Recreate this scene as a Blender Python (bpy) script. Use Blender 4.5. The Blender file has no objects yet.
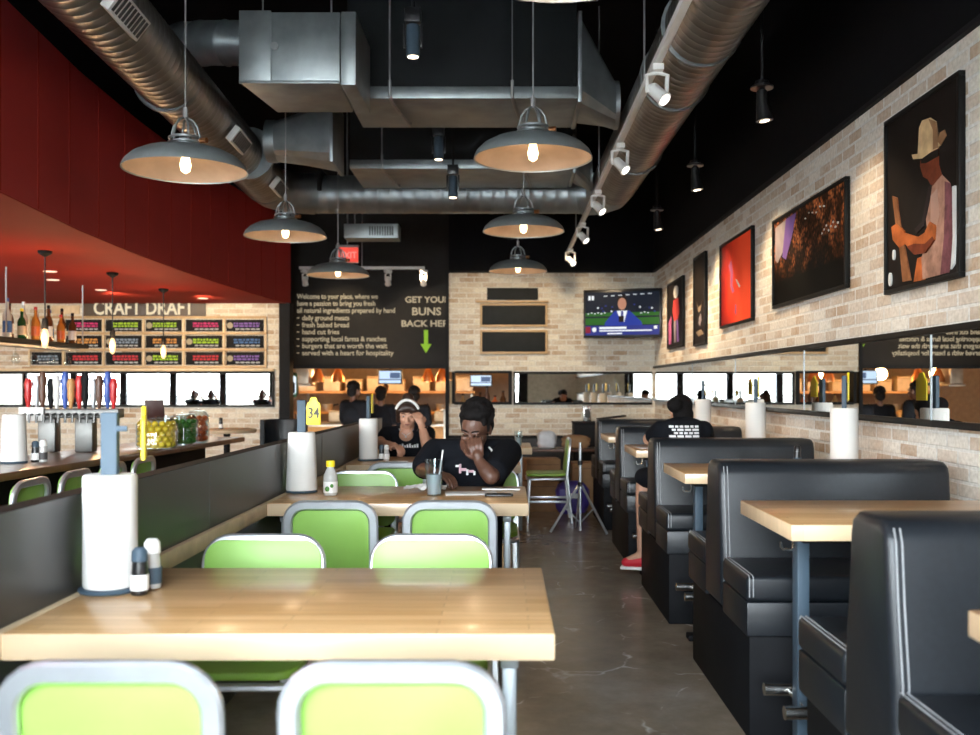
import bpy, bmesh, math, random
from mathutils import Vector, Matrix, Euler
random.seed(7)
scene = bpy.context.scene
COL = scene.collection
PI = math.pi
V = Vector
H, F, CX, CY = 1.29, 952.0, 505.0, 387.0
def W(px, py, y):
    return V(((px-CX)*y/F, y, H-(py-CY)*y/F))

# ------------------------------------------------------------------ materials
MATS = {}
def newmat(name):
    m = bpy.data.materials.new(name); m.use_nodes = True
    nt = m.node_tree; nt.nodes.clear()
    out = nt.nodes.new('ShaderNodeOutputMaterial')
    b = nt.nodes.new('ShaderNodeBsdfPrincipled')
    nt.links.new(b.outputs[0], out.inputs[0])
    return m, nt, b
def N(nt, t, **kw):
    n = nt.nodes.new(t)
    for k, v in kw.items():
        if k.startswith('i_'):
            n.inputs[k[2:].replace('_', ' ')].default_value = v
        else: setattr(n, k, v)
    return n
def ramp(nt, stops):
    r = nt.nodes.new('ShaderNodeValToRGB'); e = r.color_ramp.elements
    while len(e) < len(stops): e.new(0.5)
    for k, (p, c) in enumerate(stops):
        e[k].position = p; e[k].color = (*c, 1) if len(c) == 3 else c
    return r
def simple(name, col, rough=.5, metal=0, noise=.12, scale=12, spec=.5, emit=None, estr=0, bump=0, coat=0):
    if name in MATS: return MATS[name]
    m, nt, b = newmat(name)
    tc = N(nt, 'ShaderNodeTexCoord'); nz = N(nt, 'ShaderNodeTexNoise', i_Scale=scale, i_Detail=4.0)
    nt.links.new(tc.outputs['Object'], nz.inputs['Vector'])
    r = ramp(nt, [(.3, tuple(c*(1-noise) for c in col)), (.7, tuple(min(1, c*(1+noise)) for c in col))])
    nt.links.new(nz.outputs['Fac'], r.inputs['Fac']); nt.links.new(r.outputs['Color'], b.inputs['Base Color'])
    b.inputs['Roughness'].default_value = rough; b.inputs['Metallic'].default_value = metal
    b.inputs['Specular IOR Level'].default_value = spec
    if coat: b.inputs['Coat Weight'].default_value = coat; b.inputs['Coat Roughness'].default_value = .1
    if emit: b.inputs['Emission Color'].default_value = (*emit, 1); b.inputs['Emission Strength'].default_value = estr
    if bump:
        bp = N(nt, 'ShaderNodeBump'); bp.inputs['Strength'].default_value = bump; bp.inputs['Distance'].default_value = .01
        nt.links.new(nz.outputs['Fac'], bp.inputs['Height']); nt.links.new(bp.outputs[0], b.inputs['Normal'])
    MATS[name] = m; return m
def brick_mat(name, axis, c1, c2, mort, bw=.2, rh=.068, msize=.006, white=(.72,.69,.63), wamt=.55, rough=.85):
    m, nt, b = newmat(name)
    tc = N(nt, 'ShaderNodeTexCoord'); sp = N(nt, 'ShaderNodeSeparateXYZ'); cb = N(nt, 'ShaderNodeCombineXYZ')
    nt.links.new(tc.outputs['Object'], sp.inputs[0])
    nt.links.new(sp.outputs[axis], cb.inputs[0]); nt.links.new(sp.outputs[2], cb.inputs[1])
    br = N(nt, 'ShaderNodeTexBrick'); br.offset = .5
    br.inputs['Scale'].default_value = 1; br.inputs['Brick Width'].default_value = bw; br.inputs['Row Height'].default_value = rh
    br.inputs['Mortar Size'].default_value = msize; br.inputs['Mortar Smooth'].default_value = .3; br.inputs['Bias'].default_value = -.06
    br.inputs['Color1'].default_value = (*c1, 1); br.inputs['Color2'].default_value = (*c2, 1); br.inputs['Mortar'].default_value = (*mort, 1)
    nt.links.new(cb.outputs[0], br.inputs['Vector'])
    nz = N(nt, 'ShaderNodeTexNoise', i_Scale=5.0, i_Detail=6.0, i_Roughness=.65); nt.links.new(cb.outputs[0], nz.inputs['Vector'])
    r = ramp(nt, [(.38, (0,0,0)), (.68, (wamt,)*3)]); nt.links.new(nz.outputs['Fac'], r.inputs['Fac'])
    mx = N(nt, 'ShaderNodeMixRGB'); mx.inputs[2].default_value = (*white, 1)
    nt.links.new(r.outputs['Color'], mx.inputs[0]); nt.links.new(br.outputs['Color'], mx.inputs[1])
    n2 = N(nt, 'ShaderNodeTexNoise', i_Scale=45.0, i_Detail=3.0); nt.links.new(cb.outputs[0], n2.inputs['Vector'])
    r2 = ramp(nt, [(.3, (.78,.76,.74)), (.65, (1,1,1))]); nt.links.new(n2.outputs['Fac'], r2.inputs['Fac'])
    m2 = N(nt, 'ShaderNodeMixRGB', blend_type='MULTIPLY'); m2.inputs[0].default_value = 1
    nt.links.new(mx.outputs[0], m2.inputs[1]); nt.links.new(r2.outputs['Color'], m2.inputs[2])
    nt.links.new(m2.outputs[0], b.inputs['Base Color']); b.inputs['Roughness'].default_value = rough
    bp = N(nt, 'ShaderNodeBump'); bp.inputs['Strength'].default_value = .6; bp.inputs['Distance'].default_value = .008; bp.invert = True
    nt.links.new(br.outputs['Fac'], bp.inputs['Height']); nt.links.new(bp.outputs[0], b.inputs['Normal'])
    MATS[name] = m; return m
def block_mat(name, c1, c2, rough=.28, bw=.55, rh=.042, ax=(0, 1), coat=.25, edge=0):
    m, nt, b = newmat(name)
    tc = N(nt, 'ShaderNodeTexCoord'); sp = N(nt, 'ShaderNodeSeparateXYZ'); cb = N(nt, 'ShaderNodeCombineXYZ')
    nt.links.new(tc.outputs['Object'], sp.inputs[0])
    nt.links.new(sp.outputs[ax[0]], cb.inputs[0]); nt.links.new(sp.outputs[ax[1]], cb.inputs[1])
    br = N(nt, 'ShaderNodeTexBrick'); br.offset = .37
    for k, v in (('Scale',1),('Brick Width',bw),('Row Height',rh),('Mortar Size',.0009),('Mortar Smooth',.2),('Bias',0)): br.inputs[k].default_value = v
    br.inputs['Color1'].default_value = (*c1, 1); br.inputs['Color2'].default_value = (*c2, 1)
    br.inputs['Mortar'].default_value = (*[c*.6 for c in c2], 1)
    nt.links.new(cb.outputs[0], br.inputs['Vector'])
    mp = N(nt, 'ShaderNodeMapping'); mp.inputs['Scale'].default_value = (1.5, 40, 10)
    nt.links.new(tc.outputs['Object'], mp.inputs[0])
    nz = N(nt, 'ShaderNodeTexNoise', i_Scale=2.2, i_Detail=5.0); nt.links.new(mp.outputs[0], nz.inputs['Vector'])
    r = ramp(nt, [(.3, (.8,.74,.66)), (.7, (1,1,1))]); nt.links.new(nz.outputs['Fac'], r.inputs['Fac'])
    m2 = N(nt, 'ShaderNodeMixRGB', blend_type='MULTIPLY'); m2.inputs[0].default_value = 1
    nt.links.new(br.outputs['Color'], m2.inputs[1]); nt.links.new(r.outputs['Color'], m2.inputs[2])
    ge = N(nt, 'ShaderNodeTexCoord'); s3 = N(nt, 'ShaderNodeSeparateXYZ'); nt.links.new(ge.outputs['Normal'], s3.inputs[0])
    re = ramp(nt, [(.3, (edge,)*3), (.6, (0,0,0))]); ab = N(nt, 'ShaderNodeMath', operation='ABSOLUTE'); nt.links.new(s3.outputs[2], ab.inputs[0]); nt.links.new(ab.outputs[0], re.inputs['Fac'])
    m3 = N(nt, 'ShaderNodeMixRGB'); m3.inputs[2].default_value = (.84,.72,.53,1); nt.links.new(re.outputs[0], m3.inputs[0]); nt.links.new(m2.outputs[0], m3.inputs[1]); m2 = m3  # side faces mixed paler: daylight on the edges put into the colour
    nt.links.new(m2.outputs[0], b.inputs['Base Color'])
    b.inputs['Roughness'].default_value = rough; b.inputs['Coat Weight'].default_value = coat; b.inputs['Coat Roughness'].default_value = .12
    MATS[name] = m; return m
def floor_mat():
    m, nt, b = newmat('polished_concrete')
    tc = N(nt, 'ShaderNodeTexCoord')
    n1 = N(nt, 'ShaderNodeTexNoise', i_Scale=.7, i_Detail=8.0, i_Roughness=.62); nt.links.new(tc.outputs['Object'], n1.inputs['Vector'])
    r1 = ramp(nt, [(.3, (.17,.125,.085)), (.5, (.3,.245,.185)), (.72, (.46,.43,.385))]); nt.links.new(n1.outputs['Fac'], r1.inputs['Fac'])
    n2 = N(nt, 'ShaderNodeTexNoise', i_Scale=9.0, i_Detail=8.0, i_Roughness=.7); nt.links.new(tc.outputs['Object'], n2.inputs['Vector'])
    r2 = ramp(nt, [(.2, (.8,.79,.78)), (.65, (1.05,1.04,1.02))]); nt.links.new(n2.outputs['Fac'], r2.inputs['Fac'])
    mu = N(nt, 'ShaderNodeMixRGB', blend_type='MULTIPLY'); mu.inputs[0].default_value = 1
    nt.links.new(r1.outputs[0], mu.inputs[1]); nt.links.new(r2.outputs[0], mu.inputs[2])
    # pale scuffs: warped voronoi edges masked by noise
    wn = N(nt, 'ShaderNodeTexNoise', i_Scale=3.0, i_Detail=3.0); nt.links.new(tc.outputs['Object'], wn.inputs['Vector'])
    ad = N(nt, 'ShaderNodeMixRGB'); ad.inputs[0].default_value = .25
    nt.links.new(tc.outputs['Object'], ad.inputs[1]); nt.links.new(wn.outputs['Color'], ad.inputs[2])
    vo = N(nt, 'ShaderNodeTexVoronoi', feature='DISTANCE_TO_EDGE', i_Scale=2.6); nt.links.new(ad.outputs[0], vo.inputs['Vector'])
    rv = ramp(nt, [(.0, (1,1,1)), (.018, (0,0,0))]); nt.links.new(vo.outputs['Distance'], rv.inputs['Fac'])
    n3 = N(nt, 'ShaderNodeTexNoise', i_Scale=4.5, i_Detail=5.0); nt.links.new(tc.outputs['Object'], n3.inputs['Vector'])
    r3 = ramp(nt, [(.5, (0,0,0)), (.66, (.85,)*3)]); nt.links.new(n3.outputs['Fac'], r3.inputs['Fac'])
    mm = N(nt, 'ShaderNodeMixRGB', blend_type='MULTIPLY'); mm.inputs[0].default_value = 1
    nt.links.new(rv.outputs[0], mm.inputs[1]); nt.links.new(r3.outputs[0], mm.inputs[2])
    sc = N(nt, 'ShaderNodeMixRGB'); sc.inputs[2].default_value = (.8,.77,.72,1)
    nt.links.new(mm.outputs[0], sc.inputs[0]); nt.links.new(mu.outputs[0], sc.inputs[1])
    nt.links.new(sc.outputs[0], b.inputs['Base Color'])
    rr = ramp(nt, [(.3, (.19,)*3), (.7, (.27,)*3)]); nt.links.new(n2.outputs['Fac'], rr.inputs['Fac']); nt.links.new(rr.outputs[0], b.inputs['Roughness'])
    return m
def glass_mat(name, tint=(.95,.98,1), mix=.12, rough=.02, milky=0):
    m = bpy.data.materials.new(name); m.use_nodes = True; nt = m.node_tree; nt.nodes.clear()
    o = N(nt, 'ShaderNodeOutputMaterial'); t = N(nt, 'ShaderNodeBsdfTransparent'); g = N(nt, 'ShaderNodeBsdfGlossy'); x = N(nt, 'ShaderNodeMixShader')
    t.inputs[0].default_value = (*tint, 1); g.inputs[0].default_value = (1,1,1,1); g.inputs['Roughness'].default_value = rough
    lw = N(nt, 'ShaderNodeLayerWeight'); lw.inputs[0].default_value = .25
    ad = N(nt, 'ShaderNodeMath', operation='MULTIPLY_ADD'); ad.inputs[1].default_value = .45; ad.inputs[2].default_value = mix*.12; ad.use_clamp = True
    nt.links.new(lw.outputs['Facing'], ad.inputs[0]); nt.links.new(ad.outputs[0], x.inputs[0])
    if milky:
        df = N(nt, 'ShaderNodeBsdfDiffuse'); df.inputs[0].default_value = (.75,.8,.83,1); y = N(nt, 'ShaderNodeMixShader'); y.inputs[0].default_value = milky
        nt.links.new(t.outputs[0], y.inputs[1]); nt.links.new(df.outputs[0], y.inputs[2]); t = y
    nt.links.new(t.outputs[0], x.inputs[1]); nt.links.new(g.outputs[0], x.inputs[2]); nt.links.new(x.outputs[0], o.inputs[0])
    MATS[name] = m; return m
def emis(name, col, s):
    if name in MATS: return MATS[name]
    m = simple(name, tuple(c*.2 for c in col), rough=.6, spec=.15, noise=.03, emit=col, estr=s); return m
def crowd_mat():
    m, nt, b = newmat('concert_crowd_print')
    tc = N(nt, 'ShaderNodeTexCoord'); sp = N(nt, 'ShaderNodeSeparateXYZ'); nt.links.new(tc.outputs['Object'], sp.inputs[0])
    vo = N(nt, 'ShaderNodeTexVoronoi', i_Scale=38.0); nt.links.new(tc.outputs['Object'], vo.inputs['Vector'])
    r = ramp(nt, [(.0, (1.,.5,.16)), (.3, (.6,.17,.05)), (.75, (.02,.01,.008))]); nt.links.new(vo.outputs['Distance'], r.inputs['Fac'])
    nz = N(nt, 'ShaderNodeTexNoise', i_Scale=7.0, i_Detail=4.0); nt.links.new(tc.outputs['Object'], nz.inputs['Vector'])
    rz = ramp(nt, [(.46, (.08,.08,.08)), (.66, (1,1,1))]); nt.links.new(nz.outputs['Fac'], rz.inputs['Fac'])
    mr = N(nt, 'ShaderNodeMapRange'); mr.inputs[1].default_value = -.14; mr.inputs[2].default_value = .1; nt.links.new(sp.outputs[2], mr.inputs[0])
    mu = N(nt, 'ShaderNodeMixRGB', blend_type='MULTIPLY'); mu.inputs[0].default_value = 1; nt.links.new(r.outputs[0], mu.inputs[1]); nt.links.new(rz.outputs[0], mu.inputs[2])
    m2 = N(nt, 'ShaderNodeMixRGB', blend_type='MULTIPLY'); m2.inputs[0].default_value = 1; nt.links.new(mu.outputs[0], m2.inputs[1]); nt.links.new(mr.outputs[0], m2.inputs[2])
    nt.links.new(m2.outputs[0], b.inputs['Base Color']); b.inputs['Roughness'].default_value = .6; b.inputs['Specular IOR Level'].default_value = .1
    MATS['crowd'] = m; return m
def red_mat():
    m, nt, b = newmat('red_stage_print')
    tc = N(nt, 'ShaderNodeTexCoord'); sp = N(nt, 'ShaderNodeSeparateXYZ'); nt.links.new(tc.outputs['Object'], sp.inputs[0])
    nz = N(nt, 'ShaderNodeTexNoise', i_Scale=3.0, i_Detail=3.0); nt.links.new(tc.outputs['Object'], nz.inputs['Vector'])
    ad = N(nt, 'ShaderNodeMath', operation='MULTIPLY_ADD'); ad.inputs[1].default_value = .5; nt.links.new(nz.outputs['Fac'], ad.inputs[0]); nt.links.new(sp.outputs[1], ad.inputs[2])
    r = ramp(nt, [(.0, (1.,.09,.03)), (.35, (.8,.05,.02)), (.62, (.25,.01,.008)), (.85, (.01,.004,.004))]); nt.links.new(ad.outputs[0], r.inputs['Fac'])
    nt.links.new(r.outputs[0], b.inputs['Base Color']); b.inputs['Roughness'].default_value = .6; b.inputs['Specular IOR Level'].default_value = .1
    MATS['redprint'] = m; return m

M = dict(
 floor=floor_mat(),
 brickR=brick_mat('whitewashed_brick_right', 1, (.8,.76,.69), (.44,.28,.16), (.76,.75,.72), msize=.009, wamt=.6),
 brickB=brick_mat('whitewashed_brick_back', 0, (.74,.69,.57), (.38,.24,.13), (.68,.66,.6), msize=.009, wamt=.6),
 maple=block_mat('maple_block', (.78,.5,.25), (.64,.37,.15), edge=.45),
 barwood=block_mat('bar_wood', (.2,.095,.04), (.13,.06,.025), rh=.09, bw=1.2, ax=(1,0)),
 pale=simple('pale_wood', (.6,.46,.29), .5), tan=simple('tan_wood', (.42,.28,.14), .5),
 black=simple('black_paint', (.006,.006,.007), .7, spec=.2), blackw=simple('black_wall', (.004,.004,.005), .85, spec=.1),
 blackg=simple('black_gloss', (.008,.008,.009), .3), dado=simple('black_dado', (.008,.007,.007), .5),
 duct_black=simple('black_insulated_duct', (.006,.0072,.008), .7, spec=.2),
 partition=simple('dark_grey_panel', (.03,.029,.028), .35, scale=3), seam=simple('panel_joint', (.09,.09,.09), .4),
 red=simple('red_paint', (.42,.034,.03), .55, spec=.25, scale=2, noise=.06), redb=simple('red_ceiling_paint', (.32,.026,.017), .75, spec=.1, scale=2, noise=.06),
 galv=simple('galvanised_steel', (.27,.295,.3), .42, .75, noise=.22, scale=5), galvd=simple('spiral_duct_steel', (.31,.3,.285), .36, .9, noise=.2, scale=4),
 white=simple('white_metal', (.8,.8,.78), .4, noise=.03), slot=simple('grille_slot', (.05,.05,.05), .6),
 alu=simple('brushed_aluminium', (.72,.76,.8), .33, .85, noise=.06), steel=simple('stainless_steel', (.62,.62,.6), .25, 1, noise=.1),
 tleg=simple('grey_steel_leg', (.3,.33,.35), .4, .6, noise=.05),
 green=simple('green_plastic', (.265,.5,.095), .38, noise=.03), greenseat=simple('green_seat', (.27,.5,.06), .4, noise=.05),
 vinyl=simple('black_vinyl', (.010,.0125,.016), .38, noise=.15, scale=60, spec=.42, bump=.03), base=simple('black_plinth', (.007,.0075,.009), .65, spec=.14),
 stitch=simple('grey_stitching', (.3,.31,.32), .7), paper=simple('white_paper_roll', (.74,.73,.7), .85, noise=.02),
 pole=simple('blue_grey_metal', (.055,.085,.115), .5, 0, noise=.05, spec=.25), yellow=simple('yellow_plastic', (.85,.66,.02), .4, noise=.03),
 darktext=simple('dark_number', (.03,.025,.01), .5), bronze=simple('shade_inner_bronze', (.38,.27,.19), .55, .25, noise=.1), zinc=simple('shade_outer_zinc', (.2,.22,.225), .45, .5, noise=.1),
 copper=simple('copper_socket', (.6,.25,.1), .3, 1), rod=simple('grey_rod', (.35,.35,.35), .4, .8), cord=simple('black_cord', (.01,.01,.01), .5),
 bulb=emis('glowing_bulb', (1,.74,.4), 7), tower=simple('dark_tower_steel', (.13,.13,.125), .4, .8), edison=emis('edison_bulb', (1,.66,.3), 1.8), lamp=emis('spot_lens', (1,.82,.6), 4), lampw=emis('track_lens', (1,.95,.85), 4),
 mirror=simple('mirror_silver', (.88,.9,.9), .005, 1, noise=.0), frame=simple('black_frame', (.005,.005,.005), .5, spec=.2),
 wglass=glass_mat('window_glass', mix=.05), glass=glass_mat('drinking_glass', (.9,.94,.95), .35), water=glass_mat('iced_drink', (.85,.9,.92), .8, .2, .45),
 creamtext=emis('cream_lettering', (.85,.72,.5), .35), greenarrow=emis('green_arrow', (.4,.75,.05), .5), signboard=simple('dark_brown_board', (.011,.008,.006), .6, spec=.2),  # lettering and arrow carry a glow of their own, neither is a lamp
 chalk=simple('chalkboard', (.016,.018,.019), .7, spec=.15),
 skinD=simple('dark_skin', (.11,.05,.032), .45, noise=.08), skinL=simple('light_skin', (.55,.3,.2), .5, noise=.06),
 hairB=simple('black_hair', (.006,.005,.005), .8, spec=.15, bump=.4, scale=60), hairBr=simple('dark_brown_hair', (.03,.014,.009), .45, bump=.3, scale=50),
 shirtB=simple('black_cotton', (.008,.009,.012), .9, noise=.1, spec=.1), denim=simple('dark_trousers', (.01,.011,.015), .9, spec=.1),
 eyew=simple('eye_white', (.7,.68,.65), .3), printp=simple('pink_white_print', (.7,.45,.5), .6), printw=simple('white_print', (.75,.75,.75), .6),
 redshoe=simple('red_canvas', (.55,.015,.03), .6), sole=simple('white_rubber', (.75,.74,.72), .6), lip=simple('lips', (.3,.1,.09), .5),
 card=simple('cardboard', (.3,.17,.08), .8), purple=simple('purple_plastic_bag', (.06,.035,.24), .45), plastic=simple('white_plastic_bag', (.65,.67,.7), .4),
 lemon=simple('lemon_peel', (.85,.58,.03), .45), lime=simple('lime_peel', (.05,.2,.02), .45), orange=simple('tomato_orange', (.65,.12,.02), .4),
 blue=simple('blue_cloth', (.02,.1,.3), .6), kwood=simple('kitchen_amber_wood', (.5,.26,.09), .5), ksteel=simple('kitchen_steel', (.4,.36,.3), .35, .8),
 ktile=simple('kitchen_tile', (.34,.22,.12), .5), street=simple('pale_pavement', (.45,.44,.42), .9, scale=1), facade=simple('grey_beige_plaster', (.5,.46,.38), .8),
 brown=simple('brown_glass', (.1,.035,.012), .1), greeng=simple('green_glass', (.01,.07,.02), .1), clearb=simple('clear_spirit', (.5,.5,.48), .1), ambr=simple('amber_spirit', (.5,.18,.03), .1), redcap=simple('red_enamel', (.5,.02,.02), .3), whitee=simple('white_enamel', (.75,.73,.7), .3), bluee=simple('blue_enamel', (.04,.09,.35), .3), dkwood=simple('dark_handle_wood', (.1,.04,.02), .4),
)
crowd_mat(); red_mat()
# ------------------------------------------------------------------ mesh helpers
def B(): return bmesh.new()
def merge(dst, src):
    me = bpy.data.meshes.new('tmp'); src.to_mesh(me); src.free(); dst.from_mesh(me); bpy.data.meshes.remove(me)
def box(bm, x0, x1, y0, y1, z0, z1, bev=0, seg=2, mat=None, mi=0):
    t = bmesh.new(); bmesh.ops.create_cube(t, size=1)
    sx, sy, sz = abs(x1-x0), abs(y1-y0), abs(z1-z0)
    for v in t.verts: v.co = V((v.co.x*sx, v.co.y*sy, v.co.z*sz))
    if bev:
        bmesh.ops.bevel(t, geom=t.edges[:], offset=min(bev, .49*min(sx, sy, sz)), segments=seg, affect='EDGES', profile=.5)
    c = V(((x0+x1)/2, (y0+y1)/2, (z0+z1)/2))
    for v in t.verts: v.co = (mat @ v.co if mat else v.co) + c
    for f in t.faces: f.material_index = mi
    merge(bm, t)
def frames(pts, closed=False):
    n = len(pts); out = []
    up = None
    for i in range(n):
        a = pts[(i-1) % n] if (closed or i > 0) else pts[i]
        b = pts[(i+1) % n] if (closed or i < n-1) else pts[i]
        t = (b-a).normalized()
        if up is None:
            up = V((0,0,1)) if abs(t.z) < .9 else V((1,0,0))
        up = (up - t*up.dot(t)).normalized()
        out.append((t, up, t.cross(up)))
    return out
def tube(bm, pts, r, n=8, closed=False, mi=0):
    pts = [V(p) for p in pts]; fr = frames(pts, closed); rings = []
    for i, p in enumerate(pts):
        rr = r[i] if isinstance(r, (list, tuple)) else r
        rings.append([bm.verts.new(p + (fr[i][1]*math.cos(2*PI*k/n) + fr[i][2]*math.sin(2*PI*k/n))*rr) for k in range(n)])
    m = len(pts)
    for i in range(m if closed else m-1):
        a, b = rings[i], rings[(i+1) % m]
        for k in range(n):
            f = bm.faces.new((a[k], a[(k+1) % n], b[(k+1) % n], b[k])); f.material_index = mi
    if not closed:
        bm.faces.new(rings[0][::-1]).material_index = mi; bm.faces.new(rings[-1]).material_index = mi
def sweep(bm, pts, w, t, bdir, closed=False):
    """flat band along a planar path: width w in the plane, thickness t along bdir"""
    pts = [V(p) for p in pts]; bd = V(bdir).normalized(); rings = []; n = len(pts)
    for i, p in enumerate(pts):
        a = pts[(i-1) % n] if (closed or i > 0) else pts[i]
        b = pts[(i+1) % n] if (closed or i < n-1) else pts[i]
        tg = (b-a).normalized(); nn = tg.cross(bd).normalized()
        e = min(w, t)*.28
        prof = [(-w/2+e,-t/2),(w/2-e,-t/2),(w/2,-t/2+e),(w/2,t/2-e),(w/2-e,t/2),(-w/2+e,t/2),(-w/2,t/2-e),(-w/2,-t/2+e)]
        rings.append([bm.verts.new(p + nn*u + bd*v) for u, v in prof])
    for i in range(n if closed else n-1):
        a, b = rings[i], rings[(i+1) % n]
        for k in range(8): bm.faces.new((a[k], a[(k+1) % 8], b[(k+1) % 8], b[k]))
    if not closed: bm.faces.new(rings[0][::-1]); bm.faces.new(rings[-1])
def cyl(bm, p0, p1, r0, r1=None, n=16, mi=0):
    tube(bm, [p0, p1], [r0, r0 if r1 is None else r1], n, mi=mi)
def lathe(bm, prof, c=(0,0,0), n=24, mi=0, cap=True):
    c = V(c); rings = []
    for r, z in prof:
        rings.append([bm.verts.new(c + V((max(r, 1e-4)*math.cos(2*PI*k/n), max(r, 1e-4)*math.sin(2*PI*k/n), z))) for k in range(n)])
    for i in range(len(rings)-1):
        for k in range(n):
            f = bm.faces.new((rings[i][k], rings[i][(k+1) % n], rings[i+1][(k+1) % n], rings[i+1][k])); f.material_index = mi
    if cap:
        bm.faces.new(rings[0][::-1]).material_index = mi; bm.faces.new(rings[-1]).material_index = mi
def prism(bm, poly, axis, a0, a1, mi=0, bev=0):
    t = bmesh.new()
    def P(u, v, a): return {'x': (a, u, v), 'y': (u, a, v), 'z': (u, v, a)}[axis]
    lo = [t.verts.new(P(u, v, a0)) for u, v in poly]; hi = [t.verts.new(P(u, v, a1)) for u, v in poly]
    n = len(poly)
    f0 = t.faces.new(lo[::-1]); f1 = t.faces.new(hi)
    for i in range(n): t.faces.new((lo[i], lo[(i+1) % n], hi[(i+1) % n], hi[i]))
    bmesh.ops.recalc_face_normals(t, faces=t.faces[:])
    if bev:
        eds = list({e for f in (f0, f1) for e in f.edges})
        bmesh.ops.bevel(t, geom=eds, offset=bev, segments=3, affect='EDGES', profile=.5)
    for f in t.faces: f.material_index = mi
    merge(bm, t)
def rrect(w, h, r, n=6, cx=0, cy=0):
    out = []
    for sx, sy, a0 in ((1,1,0), (-1,1,90), (-1,-1,180), (1,-1,270)):
        for k in range(n+1):
            a = math.radians(a0+90*k/n); out.append((cx+sx*(w/2-r)+r*math.cos(a), cy+sy*(h/2-r)+r*math.sin(a)))
    return out
def sph(bm, c, r, u=14, v=10, mi=0, rot=None):
    t = bmesh.new(); bmesh.ops.create_uvsphere(t, u_segments=u, v_segments=v, radius=1)
    r = (r, r, r) if not isinstance(r, (tuple, list)) else r
    for x in t.verts:
        p = V((x.co.x*r[0], x.co.y*r[1], x.co.z*r[2]))
        x.co = (rot @ p if rot else p) + V(c)
    for f in t.faces: f.material_index = mi
    merge(bm, t)
def mk(name, bm, mat, parent=None, ang=35, loc=None):
    me = bpy.data.meshes.new(name)
    bmesh.ops.recalc_face_normals(bm, faces=bm.faces[:]); bm.to_mesh(me); bm.free()
    for m in (mat if isinstance(mat, (list, tuple)) else [mat]): me.materials.append(m)
    me.polygons.foreach_set('use_smooth', [True]*len(me.polygons)); me.set_sharp_from_angle(angle=math.radians(ang))
    o = bpy.data.objects.new(name, me); COL.objects.link(o)
    if parent: o.parent = parent
    if loc: o.location = loc
    return o
def tag(o, label, cat, group=None):
    o['label'] = label; o['category'] = cat
    if group: o['group'] = group
    return o
def thing(name, label, cat, loc=(0,0,0), rz=0, group=None):
    o = bpy.data.objects.new(name, None); o.empty_display_size = .1; COL.objects.link(o)
    o.location = loc; o.rotation_euler = (0, 0, rz); return tag(o, label, cat, group)
def struct(name, bm, mat, parent=None, ang=35):
    o = mk(name, bm, mat, parent, ang)
    if parent is None: o['kind'] = 'structure'
    return o
def dup(root, loc=None, rz=None, label=None, group=None, scale=None):
    def rec(o, par):
        c = o.copy(); COL.objects.link(c); c.parent = par
        for ch in list(o.children): rec(ch, c)
        return c
    r = rec(root, root.parent)
    if loc is not None: r.location = loc
    if rz is not None: r.rotation_euler = (0, 0, rz)
    if scale: r.scale = scale
    if label: r['label'] = label
    if group: r['group'] = group
    return r
def text_mesh(s, size, font_spacing=1.0, extrude=.002, align='LEFT', bold=0):
    cu = bpy.data.curves.new('txt', 'FONT'); cu.body = s; cu.size = size; cu.extrude = extrude; cu.align_x = align; cu.offset = bold
    cu.space_character = font_spacing; cu.resolution_u = 3
    o = bpy.data.objects.new('txt', cu); COL.objects.link(o); bpy.context.view_layer.update()
    dg = bpy.context.evaluated_depsgraph_get(); me = bpy.data.meshes.new_from_object(o.evaluated_get(dg))
    bpy.data.objects.remove(o); bpy.data.curves.remove(cu); return me
def add_text(bm, s, size, mat4, width=None, bold=0, align='LEFT', mi=0, height=None):
    me = text_mesh(s, size, bold=bold, align=align)
    xs = [v.co.x for v in me.vertices]; ys = [v.co.y for v in me.vertices]; w = max(xs)-min(xs) or 1
    k = width/w if width else 1
    for v in me.vertices: v.co.x *= k
    for p in me.polygons: p.material_index = mi
    me.transform(mat4); bm.from_mesh(me); bpy.data.meshes.remove(me)
MXZ = Matrix(((1,0,0,0),(0,0,-1,0),(0,1,0,0),(0,0,0,1)))      # text facing -Y, reading along +X

def light(name, kind, loc, power, col=(1,1,1), rot=None, **kw):
    l = bpy.data.lights.new(name, kind); l.energy = power; l.color = col
    for k, v in kw.items(): setattr(l, k, v)
    o = bpy.data.objects.new(name, l); COL.objects.link(o); o.location = loc
    if rot: o.rotation_euler = rot
    return o
def aim(o, tgt): o.rotation_euler = (V(tgt)-o.location).to_track_quat('-Z', 'Y').to_euler()

# ------------------------------------------------------------------ the setting
XW, YB, XP, YF = 1.95, 12.4, -1.13, -1.2
b = B(); box(b, -13.4, 2.3, YF-.3, YB+.1, -.1, 0); struct('floor', b, M['floor'])
b = B(); box(b, -5.2, 1.2, YB+.101, 17.6, -.5, -.4); struct('floor_kitchen', b, M['ktile'])
b = B(); box(b, -13.4, 2.3, YF-.3, 17.6, 4.5, 4.6); struct('ceiling', b, M['blackw'])
b = B(); box(b, XW, XW+.15, YF, YB+.15, 0, 2.8); struct('wall_right', b, M['brickR'])
b = B(); box(b, XW-.012, XW+.15, YF, YB+.15, 2.8, 4.5); struct('wall_right_upper', b, M['blackw'])
b = B(); box(b, -.73, XW, YB, YB+.15, .64, 1.075); struct('wall_back', b, M['brickB'])
b = B(); box(b, -.73, XW, YB, YB+.15, 1.49, 2.80); struct('wall_back_upper_brick', b, M['brickB'])
b = B(); box(b, .08, XW, YB+.002, YB+.15, 1.075, 1.49); struct('wall_back_middle', b, M['brickB'])
b = B(); box(b, -.74, XW, YB-.02, YB+.15, 0, .64); struct('wall_back_dado', b, M['dado'])
b = B(); box(b, -.73, XW, YB-.03, YB+.15, 2.80, 4.5); struct('wall_back_black', b, M['blackw'])
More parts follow.
